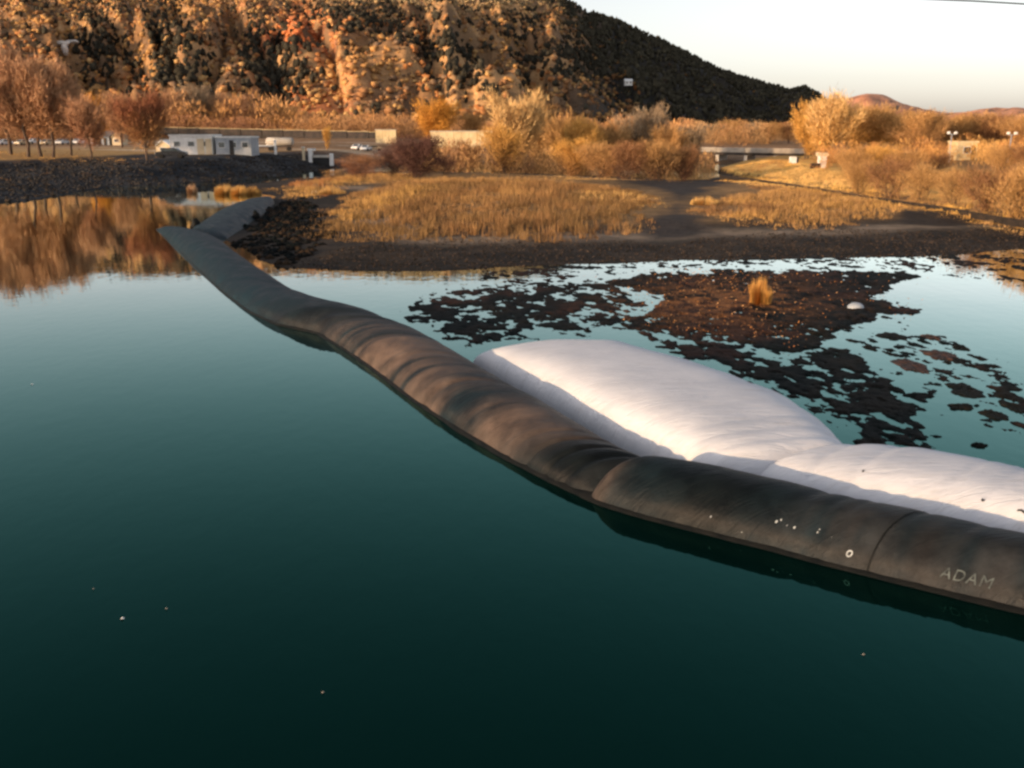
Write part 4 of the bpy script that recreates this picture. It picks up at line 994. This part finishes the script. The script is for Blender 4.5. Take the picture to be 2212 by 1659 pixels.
    ctr = np.stack([X[:, None] + np.cos(a) * prof * W[:, None] / 2, Y[:, None] + np.sin(a) * prof * W[:, None] / 2, Z[:, None] + H[:, None] * hh], -1)
    tri = r.normal(0, 1, (n, K, 3, 3)); tri /= np.linalg.norm(tri, axis=-1, keepdims=True)
    P2 = (ctr[:, :, None] + tri * (H * .13)[:, None, None, None]).reshape(-1, 3); F2 = np.arange(len(P2)).reshape(-1, 3) + len(P1)
    C2 = np.repeat(np.repeat(c, K, 0) * r.uniform(.8, 1.2, (n * K, 1)), 3, 0)
    me = npmesh('forest', np.concatenate([P1, P2]), np.concatenate([F1, F2]), np.concatenate([C1, C2]), smooth=True)
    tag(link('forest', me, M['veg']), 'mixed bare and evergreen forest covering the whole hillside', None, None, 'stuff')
forest()

def brushwood(name, u0, u1, y0, y1, n, hm, cl, label, seed):
    r = np.random.default_rng(seed); u = r.uniform(u0, u1, n); Y = r.uniform(y0, y1, n); X = (u - CX) * float(lat(CX + 1.0)) * Y; Z = HZ(X, Y)
    H = hm * r.uniform(.6, 1.3, n) * (.6 + .8 * fbm(u * .02, Y * .02, seed)); W = H * 1.15; K = 130
    a = r.uniform(0, 6.28, (n, K)); hh = r.uniform(0, 1, (n, K)); q = np.sqrt(r.uniform(0, 1, (n, K))) * np.sqrt(np.clip(1 - (hh * 1.2 - .5) ** 2 / .55, .05, 1))
    ctr = np.stack([X[:, None] + np.cos(a) * q * W[:, None] / 2, Y[:, None] + np.sin(a) * q * W[:, None] / 2, Z[:, None] + H[:, None] * hh], -1)
    up = np.stack([r.normal(0, .35, (n, K)), r.normal(0, .35, (n, K)), np.ones((n, K))], -1); sd_ = r.normal(0, 1, (n, K, 3)); sd_ /= np.linalg.norm(sd_, axis=-1, keepdims=True)
    L_ = (H * .13)[:, None, None]; V = np.stack([ctr - sd_ * L_ * .16, ctr + sd_ * L_ * .16, ctr + up * L_], 2).reshape(-1, 3)
    c = np.array(cl)[np.clip((fbm(u * .015, Y * .02, seed + 3) * 1.6 - .3 + r.normal(0, .15, n)) * len(cl), 0, len(cl) - 1).astype(int)]
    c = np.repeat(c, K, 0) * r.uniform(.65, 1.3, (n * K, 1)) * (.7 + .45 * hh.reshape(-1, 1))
    tag(link(name, npmesh(name, V, np.arange(len(V)).reshape(-1, 3), np.repeat(c, 3, 0)), M['veg']), label, None, None, 'stuff')
brushwood('brushwood', -400, 640, 365, 450, 420, 11.0, [(.34, .19, .09), (.40, .22, .10), (.46, .24, .09), (.32, .17, .085)], 'hazy orange-brown thicket at the hill foot above the left buildings', 616)
brushwood('brushwood', -500, 1500, 352, 425, 1500, 6.5, [(.34, .19, .09), (.42, .22, .10), (.50, .26, .10), (.30, .15, .08)], 'orange-brown brushwood along the foot of the hillside', 611)
brushwood('brushwood', 1480, 2900, 300, 520, 1100, 5.0, [(.38, .23, .11), (.46, .27, .12), (.36, .19, .085)], 'tan far woodland closing the valley at right', 612)
brushwood('brushwood', -300, 340, 295, 345, 200, 5.5, [(.40, .22, .10), (.34, .16, .08), (.45, .27, .12)], 'orange brush behind the left bank trees', 613)
brushwood('brushwood', 1780, 2900, 135, 200, 330, 2.6, [(.48, .25, .08), (.42, .20, .07), (.54, .30, .10)], 'orange undergrowth between the right bank trees', 614)
brushwood('brushwood', 860, 1540, 160, 230, 260, 3.6, [(.30, .16, .08), (.42, .24, .10), (.20, .11, .06)], 'brown undergrowth behind the marsh bushes', 615)

# ------------------------------------------------------------------ far-bank buildings, vehicles, bridge
def place(u, Y, rz=0): 
    x, y, z = at(u, Y); return (x, y, z)
def ppm(Y): return 1 / (float(lat(CX + 1.0)) * Y)           # layout px per metre

def car(u, Y, paint, label, rz, z=None, big=1.0):
    x, y, z0 = at(u, Y); root = empty('parked_car', (x, y, z0 if z is None else z), label, 'car', 'vehicles parked on the far bank', rz)
    prof = [(-2.2, .35), (-2.22, .75), (-1.9, .92), (-1.35, .98), (-.85, 1.42), (.75, 1.46), (1.45, 1.0), (2.1, .9), (2.25, .6), (2.2, .35)]
    b = MB(); b.prism([(a * big, c * big) for a, c in prof], -.85 * big, .85 * big); b.build('body', M[paint], root, bevel=.06)
    for sx in (-.86, .86):
        g_ = MB(); pr = [(-1.2, 1.0), (-.8, 1.34), (.7, 1.37), (1.25, 1.03)]
        y0 = sx * big; g_.add([(a * big, y0 + .012 * (1 if sx > 0 else -1), c * big) for a, c in pr], [(0, 1, 2, 3)]); g_.build('side_window', M['glass'], root)
    g_ = MB(); g_.add([(-1.37 * big - .01, -.7, 1.0 * big), (-1.37 * big - .01, .7, 1.0 * big), (-.88 * big - .01, .62, 1.40 * big), (-.88 * big - .01, -.62, 1.40 * big)], [(0, 1, 2, 3)]); g_.build('windscreen', M['glass'], root)
    for wx in (-1.4, 1.35):
        for wy in (-.8, .8):
            t = MB(); t.tube([(wx * big, (wy - .1) * big, .33 * big), (wx * big, (wy + .1) * big, .33 * big)], .33 * big, 14); t.build('wheel', M['rubber'], root)
    for hy in (-.6, .6):
        t = MB(); t.box((-2.24 * big, hy * big, .68 * big), (.06, .3, .16)); t.build('headlight', M['lamp'], root)
    return root
car(8, 262, 'carwhite', 'white car parked at the extreme left behind the bare trees', 1.2)
car(48, 262, 'cartan', 'tan car parked between the first and second bare tree trunks', 1.3)
car(74, 272, 'carwhite', 'white car parked between the second and third bare tree trunks', 1.1)
car(100, 262, 'cartan', 'golden car parked behind the leaning bare tree', 1.5)
car(134, 268, 'carwhite', 'small white car parked in the gap right of the left tree group', 1.5)
car(170, 270, 'carwhite', 'white car parked just left of the pavilion', 1.4)
car(368, 166, 'carblack', 'black car parked on the bank top in front of the white shed', .1, big=1.12)
car(772, 250, 'carwhite', 'white car left of the pair under the golden wall', 1.3)
car(790, 248, 'carwhite', 'white car right of the pair under the golden wall', 1.4)
car(806, 252, 'cartan', 'tan car beside the two white cars under the golden wall', .3)

def house(u, Y, wpx, hpx, depth, name, label, cat, wall='white', roofm='roof', gable=True, windows=0, doors=(), rz=0.0, roofh=.35, dark_base=False, z=None, group=None, winh=.35):
    x, y, z0 = at(u, Y); z0 = z0 if z is None else z
    root = empty(name, (x, y, z0), label, cat, group, rz); W = wpx / ppm(Y); H = hpx / ppm(Y); Hw = H * (1 - roofh if gable else .92)
    b = MB(); b.box((0, depth / 2, Hw / 2 - .15), (W, depth, Hw + .3)); b.build('wall', M[wall], root)
    if gable == 'front':
        b = MB(); b.prism([(-W / 2 - .2, Hw), (0, H), (W / 2 + .2, Hw), (W / 2 + .2, Hw - .12), (0, H - .15), (-W / 2 - .2, Hw - .12)], -.3, depth + .3); b.build('roof', M[roofm], root)
        b = MB(); b.prism([(-W / 2, Hw + .003), (W / 2, Hw + .003), (0, H - .17)], .0, .2); b.build('gable', M[wall], root)
    elif gable:
        b = MB(); b.add([(-W / 2 - .3, -.35, Hw - .05), (W / 2 + .3, -.35, Hw - .05), (W / 2 + .3, depth / 2, H), (-W / 2 - .3, depth / 2, H), (-W / 2 - .3, depth + .35, Hw - .05), (W / 2 + .3, depth + .35, Hw - .05)],
                        [(0, 1, 2, 3), (3, 2, 5, 4), (0, 3, 4), (1, 5, 2), (0, 4, 5, 1)]); b.build('roof', M[roofm], root)
    else:
        b = MB(); b.box((0, depth / 2, H * .96), (W + .3, depth + .3, H * .08)); b.build('roof', M[roofm], root)
    for k in range(windows):
        wx = -W / 2 + W * (k + .5) / windows; ww = min(1.1, W / windows * .5)
        f = MB(); f.box((wx, -.03, Hw * .58), (ww + .16, .08, Hw * winh + .16)); fo = f.build('window', M['white'], root)
        g_ = MB(); g_.box((wx, -.075, Hw * .58), (ww, .02, Hw * winh)); g_.build('pane', M['glass'], fo)
    for dx, dw, dm in doors:
        d_ = MB(); d_.box((dx * W, -.05, Hw * .43), (dw * W, .12, Hw * .86)); d_.build('door', M[dm], root)
    return root
house(350, 196, 30, 30, 5, 'shed', 'small cream gabled shed beside the rusty tree', 'shed', wall='cream', roofm='white', gable='front', windows=1, roofh=.4)
house(412, 190, 92, 42, 6, 'storage_building', 'long low white building with cream doors behind the black car', 'building', wall='white', roofm='white', gable=False, windows=3, doors=((.22, .16, 'cream'), (.41, .14, 'cream')), winh=.25)
house(503, 190, 76, 38, 6, 'storage_building', 'blue-grey low building joined to the right of the white one', 'building', wall='greypaint', roofm='white', gable=False, windows=3, doors=((-.05, .12, 'dark'),), winh=.3)
house(215, 262, 40, 30, 6, 'pavilion', 'blue-white pavilion with three dark openings behind the left trees', 'pavilion', wall='greypaint', roofm='roof', gable=True, windows=0, doors=((-.3, .16, 'dark'), (0, .16, 'dark'), (.3, .16, 'dark')), roofh=.4)
house(251, 262, 18, 26, 5, 'hut', 'little tan hut against the right end of the pavilion', 'hut', wall='cream', roofm='cream', gable='front', windows=1)
house(198, 330, 34, 34, 6, 'house', 'cream house half hidden above the pavilion roof', 'house', wall='cream', roofm='cream', gable=True, windows=2)
house(2092, 165, 44, 40, 3.4, 'hut', 'small golden hut among the right bank trees', 'hut', wall='goldwall', roofm='goldwall', gable=False, windows=1, doors=((.3, .2, 'wood'),))
X_, Y_, Z_ = hit(1355, 200); rt = house(1355, Y_, 15, 13, 8, 'house', 'tiny white house alone on the dark right side of the mountain', 'house', wall='white', roofm='white', gable=True, windows=2, z=Z_ + 5.0)
for i, (u, v) in enumerate(((1180, 80), (1205, 95))): pass
# white tanker trailer
x, y, z = at(604, 226); root = empty('tanker_trailer', (x, y, z), 'white tank trailer with rounded ends parked behind the shed row', 'trailer', 'vehicles parked on the far bank')
b = MB(); b.tube([(-3.1, 0, 2.0), (-3.0, 0, 2.0), (-2.7, 0, 2.0), (2.7, 0, 2.0), (3.0, 0, 2.0), (3.1, 0, 2.0)], [.3, .65, .9, .9, .65, .3], 16); b.build('tank', M['concrete'], root, smooth=True)
b = MB(); b.box((0, 0, .95), (5.8, .9, .22)); b.build('chassis', M['darksteel'], root)
for wx in (-2.1, -1.2, 2.0):
    for wy in (-.6, .6):
        t = MB(); t.tube([(wx, wy - .12, .45), (wx, wy + .12, .45)], .45, 14); t.build('wheel', M['rubber'], root)

# white rail and portal frames on the bank top
Yp = 205; m_ = 1 / ppm(Yp)
x, y, z = at(575, Yp); root = empty('barrier', (x, y, z), 'white horizontal barrier arm with its post left of the portal', 'barrier')
b = MB(); b.box((-.3, 0, 1.5), (3.4, .12, .28)); b.build('arm', M['white'], root); b = MB(); b.box((1.75, 0, 1.25), (.45, .3, 2.9)); b.build('post', M['white'], root)
x, y, z = at(654, Yp); root = empty('gate_post', (x, y, z), 'pale square post just left of the white portal', 'post'); b = MB(); b.box((0, 0, 1.2), (.5, .4, 2.6)); b.build('shaft', M['cream'], root)
b = MB(); b.box((0, 0, 2.56), (.66, .56, .12)); b.build('cap', M['white'], root)
x, y, z = at(692, Yp); root = empty('portal', (x, y, z), 'white concrete portal with a black opening on the bank top', 'portal')
b = MB(); b.box((-2.1, 0, 1.4), (.7, 1.2, 3.0)); b.build('leg', M['white'], root)
b = MB(); b.box((2.1, 0, 1.1), (.6, 1.2, 2.4)); b.build('leg', M['white'], root)
b = MB(); b.box((.0, .1, 1.75), (3.48, 1.0, .5)); b.build('lintel', M['concrete'], root)
b = MB(); b.box((.0, .3, .7), (3.48, .8, 1.58)); b.build('opening', M['dark'], root)
b = MB(); b.box((-1.9, 0, 3.1), (1.5, 1.3, .4)); b.build('cap', M['white'], root)

# dark girder of the railway on low piers, with a pale top rail
root = empty('railway_viaduct', (0, 0, 0), 'long low dark railway girder on piers running below the hillside', 'viaduct')
P0 = at(300, 345); P1 = at(845, 332)
pa = np.array([P0[0], P0[1], CAMH + float(elev(282)) * 345]); pb = np.array([P1[0], P1[1], CAMH + float(elev(294)) * 332])
NS = 12
for i in range(NS):
    a = pa + (pb - pa) * i / NS; c = pa + (pb - pa) * (i + 1) / NS; mid_ = (a + c) / 2; ln = np.linalg.norm((c - a)[:2]) - .25; rz_ = math.atan2(c[1] - a[1], c[0] - a[0])
    b = MB(); b.box(tuple(mid_), (ln, 1.2, 2.4), rz_); b.build('girder', M['darksteel'], root)
    b = MB(); b.box((mid_[0], mid_[1], mid_[2] + 1.28), (ln + .2, 1.5, .14), rz_); b.build('deck_edge', M['goldwall'], root)
for i in range(NS + 1):
    a = pa + (pb - pa) * i / NS; g_ = gz(a[0], a[1]); b = MB(); hz = max(a[2] - 1.0 - g_ + .5, .6); b.box((a[0], a[1], g_ - .5 + hz / 2), (1.0, 1.1, hz)); b.build('pier', M['darksteel'], root)

# golden retaining wall in two pieces
def retaining(u0, u1, Y, v0, v1, label, nb):
    x0 = at(u0, Y)[0]; x1 = at(u1, Y)[0]; zt_ = CAMH + float(elev(v0)) * Y; zb = CAMH + float(elev(v1)) * Y
    root = empty('retaining_wall', ((x0 + x1) / 2, Y, zb), label, 'wall', 'golden retaining walls'); wd = (x1 - x0) / nb
    for k in range(nb):
        b = MB(); b.box((-(x1 - x0) / 2 + wd * (k + .5), 0.02 * (k % 2), (zt_ - zb) / 2 - .6), (wd - .06, 1.0, zt_ - zb + 1.2)); b.build('wall_panel', M['goldwall'], root)
    b = MB(); b.box((0, 0, zt_ - zb + .1), (x1 - x0 + .3, 1.3, .2)); b.build('coping', M['concrete'], root)
retaining(930, 1064, 290, 284, 314, 'golden panelled retaining wall under the bright orange willow', 8)
retaining(812, 856, 292, 281, 300, 'short golden retaining wall left of the dark maroon bush', 3)

# road bridge at right
root = empty('road_bridge', (0, 0, 0), 'low pale road bridge crossing behind the marsh towards the right trees', 'bridge')
pa = np.array([*at(1290, 262)[:2], CAMH + float(elev(321)) * 262]); pb = np.array([*at(1752, 222)[:2], CAMH + float(elev(329)) * 222])
NS = 8
for i in range(NS):
    a = pa + (pb - pa) * i / NS; c = pa + (pb - pa) * (i + 1) / NS; mid_ = (a + c) / 2; ln = np.linalg.norm((c - a)[:2]) - .08; rz_ = math.atan2(c[1] - a[1], c[0] - a[0])
    b = MB(); b.box((mid_[0], mid_[1], mid_[2]), (ln, 5, .55), rz_); b.build('deck', M['oldconcrete'], root)
    b = MB(); b.box((mid_[0] + 2.4 * math.sin(rz_), mid_[1] - 2.4 * math.cos(rz_), mid_[2] + .55), (ln, .25, .5), rz_); b.build('parapet', M['oldconcrete'], root)
    b = MB(); b.box((mid_[0], mid_[1], mid_[2] - .6), (ln, 3.6, .6), rz_); b.build('girder', M['darksteel'], root)
    if i: b = MB(); b.box((a[0], a[1], (a[2] - .9 - 1) / 2), (.8, 3.8, a[2] - .9 + 1), rz_); b.build('pier', M['concrete'], root)

# dark kerb along the foot of the right bank
root = empty('timber_kerb', (0, 0, 0), 'long dark timber kerb running down the right bank to the picture edge', 'kerb')
kp = [(1556, 378), (1640, 388), (1700, 396), (1760, 405), (1830, 417), (1900, 429), (1975, 440), (2050, 451), (2130, 463), (2212, 476), (2330, 494), (2500, 520)]
pts = []
for u, v in kp:
    X, Y = map(float, G(u, v, 1.0)); pts.append(np.array([X, Y, max(gz(X, Y), .7)]))
for i in range(len(pts) - 1):
    a, c = pts[i], pts[i + 1]; n = max(2, int(np.linalg.norm(c - a) / 4.5))
    for k in range(n):
        p, q = a + (c - a) * k / n, a + (c - a) * (k + 1) / n; ln = np.linalg.norm(q - p) - .05; m2 = (p + q) / 2
        b = MB(); b.box((m2[0], m2[1], m2[2] + .05), (ln, .3, .5), math.atan2(q[1] - p[1], q[0] - p[0])); b.build('beam', M['wood'], root)

# white marker block with a dark box standing in for its cast shadow, right bank
x, y, z = at(1779, 150); root = empty('marker_block', (x, y, z), 'white concrete marker block on the right bank above the kerb', 'block')
b = MB(); b.box((0, 0, .75), (1.15, .8, 1.9)); b.build('shaft', M['white'], root, bevel=.04); b = MB(); b.box((0, 0, 1.95), (1.6, 1.1, .5)); b.build('cap', M['cream'], root, bevel=.04)
b = MB(); b.box((-1.0, -.2, .2), (1.4, .7, .9)); b.build('cast_shadow_box', M['dark'], root)  # solid dark box drawn for the shadow beside the block
x, y, z = at(1716, 170); root = empty('utility_box', (x, y, z), 'small pale utility box on the golden bank left of the marker block', 'box')
b = MB(); b.box((0, 0, .55), (1.1, .6, 1.1)); b.build('cabinet', M['white'], root, bevel=.03); b = MB(); b.box((.75, 0, .5), (.35, .5, 1.0)); b.build('side_panel', M['dark'], root)

# twin floodlights rising over the right trees
def flood(u, v, Y, label):
    x, y, z = at(u, Y); zt_ = CAMH + float(elev(v)) * Y; root = empty('floodlight_pole', (x, y, z), label, 'floodlight', 'floodlight poles among the right trees')
    b = MB(); b.tube([(0, 0, -.2), (0, 0, zt_ - z)], [.12, .07], 8); b.build('pole', M['greypaint'], root)
    b = MB(); b.box((0, 0, zt_ - z), (1.2, .08, .08)); b.build('crossarm', M['greypaint'], root)
    for s_ in (-.55, .55):
        b = MB(); b.box((s_, -.12, zt_ - z + .22), (.44, .25, .34)); b.build('lamp_head', M['lamp'], root, bevel=.04)
flood(2055, 290, 158, 'floodlight pole with two white heads, the left of two, near the golden hut')
flood(2184, 291, 150, 'floodlight pole with two white heads near the right edge')

# pale rocks high on the left hillside
X_, Y_, Z_ = hit(150, 108)
for k, (u, v, sx, sz, l) in enumerate(((138, 108, 6, 1.5, 'pale wide rock outcrop high on the hillside above the left trees'), (164, 105, 4.5, 1.3, 'pale rock outcrop just right of the wide one on the hillside'), (148, 120, 1.8, 3.6, 'narrow pale rock outcrop below the wide one on the hillside'))):
    X_, Y_, Z_ = hit(u, v); r = np.random.default_rng(900 + k); vs = []; fs = []; n1, n2 = 7, 12
    for i in range(n1 + 1):
        for j in range(n2):
            ph, th = math.pi * i / n1, 2 * math.pi * j / n2; q = r.uniform(.75, 1.2) if 0 < i < n1 else 1
            vs.append((sx * math.sin(ph) * math.cos(th) * q, 2.5 * math.sin(ph) * math.sin(th) * q, sz * math.cos(ph) * q))
    for i in range(n1):
        for j in range(n2): fs.append((i * n2 + j, i * n2 + (j + 1) % n2, (i + 1) * n2 + (j + 1) % n2, (i + 1) * n2 + j))
    b = MB(); b.add(vs, fs); o = b.build('rock_outcrop', M['rock']); o.location = (X_, Y_ - 4, Z_ + 3.5); tag(o, l, 'rock', 'pale rocks on the hillside')

# overhead wire at the top right
def ray(u, v, Y):
    b_ = (CY - v) / FPX; t = Y / (math.cos(PITCH) + b_ * math.sin(PITCH)); return ((u - CX) / FPX * t, Y, CAMH + (-math.sin(PITCH) + b_ * math.cos(PITCH)) * t)
wp = [ray(-900, -120, 8), ray(900, -52, 6.6), ray(1500, -26, 6.2), ray(1980, -3, 6), ray(2100, 2, 5.95), ray(2212, 8.5, 5.9), ray(2700, 40, 5.6), ray(3600, 120, 5)]
b = MB(); b.tube(wp, .0045, 6); tag(b.build('overhead_cable', M['dark']), 'thin black overhead cable crossing the top right corner of the sky', 'cable')

# small leaves and foam flecks on the open water
for i, (u, v, s_, l) in enumerate(((265, 1338, .035, 'small white fleck floating alone in the dark water at lower left'), (360, 1317, .022, 'faint fleck on the water just right of the brighter white one'),
        (70, 831, .05, 'pale fleck on the bright water near the left edge'), (1866, 1416, .02, 'tiny fleck on the dark water below the ring mark of the tube'), (698, 1498, .022, 'faint leaf on the dark water at bottom centre'), (202, 1274, .018, 'tiny leaf on the water above the white fleck'))):
    X, Y = map(float, G(u, v)); b = MB(); b.add([(s_ * math.cos(k) * (1 if k % 2 else .6), s_ * .8 * math.sin(k), .006 + .01 * (k % 3)) for k in range(6)] + [(0, 0, .02)], [(k, (k + 1) % 6, 6) for k in range(6)])
    o = b.build('floating_leaf', M['white'] if i in (0, 2) else M['oldconcrete']); o.location = (X, Y, 0); tag(o, l, 'leaf', 'flecks floating on the open water')
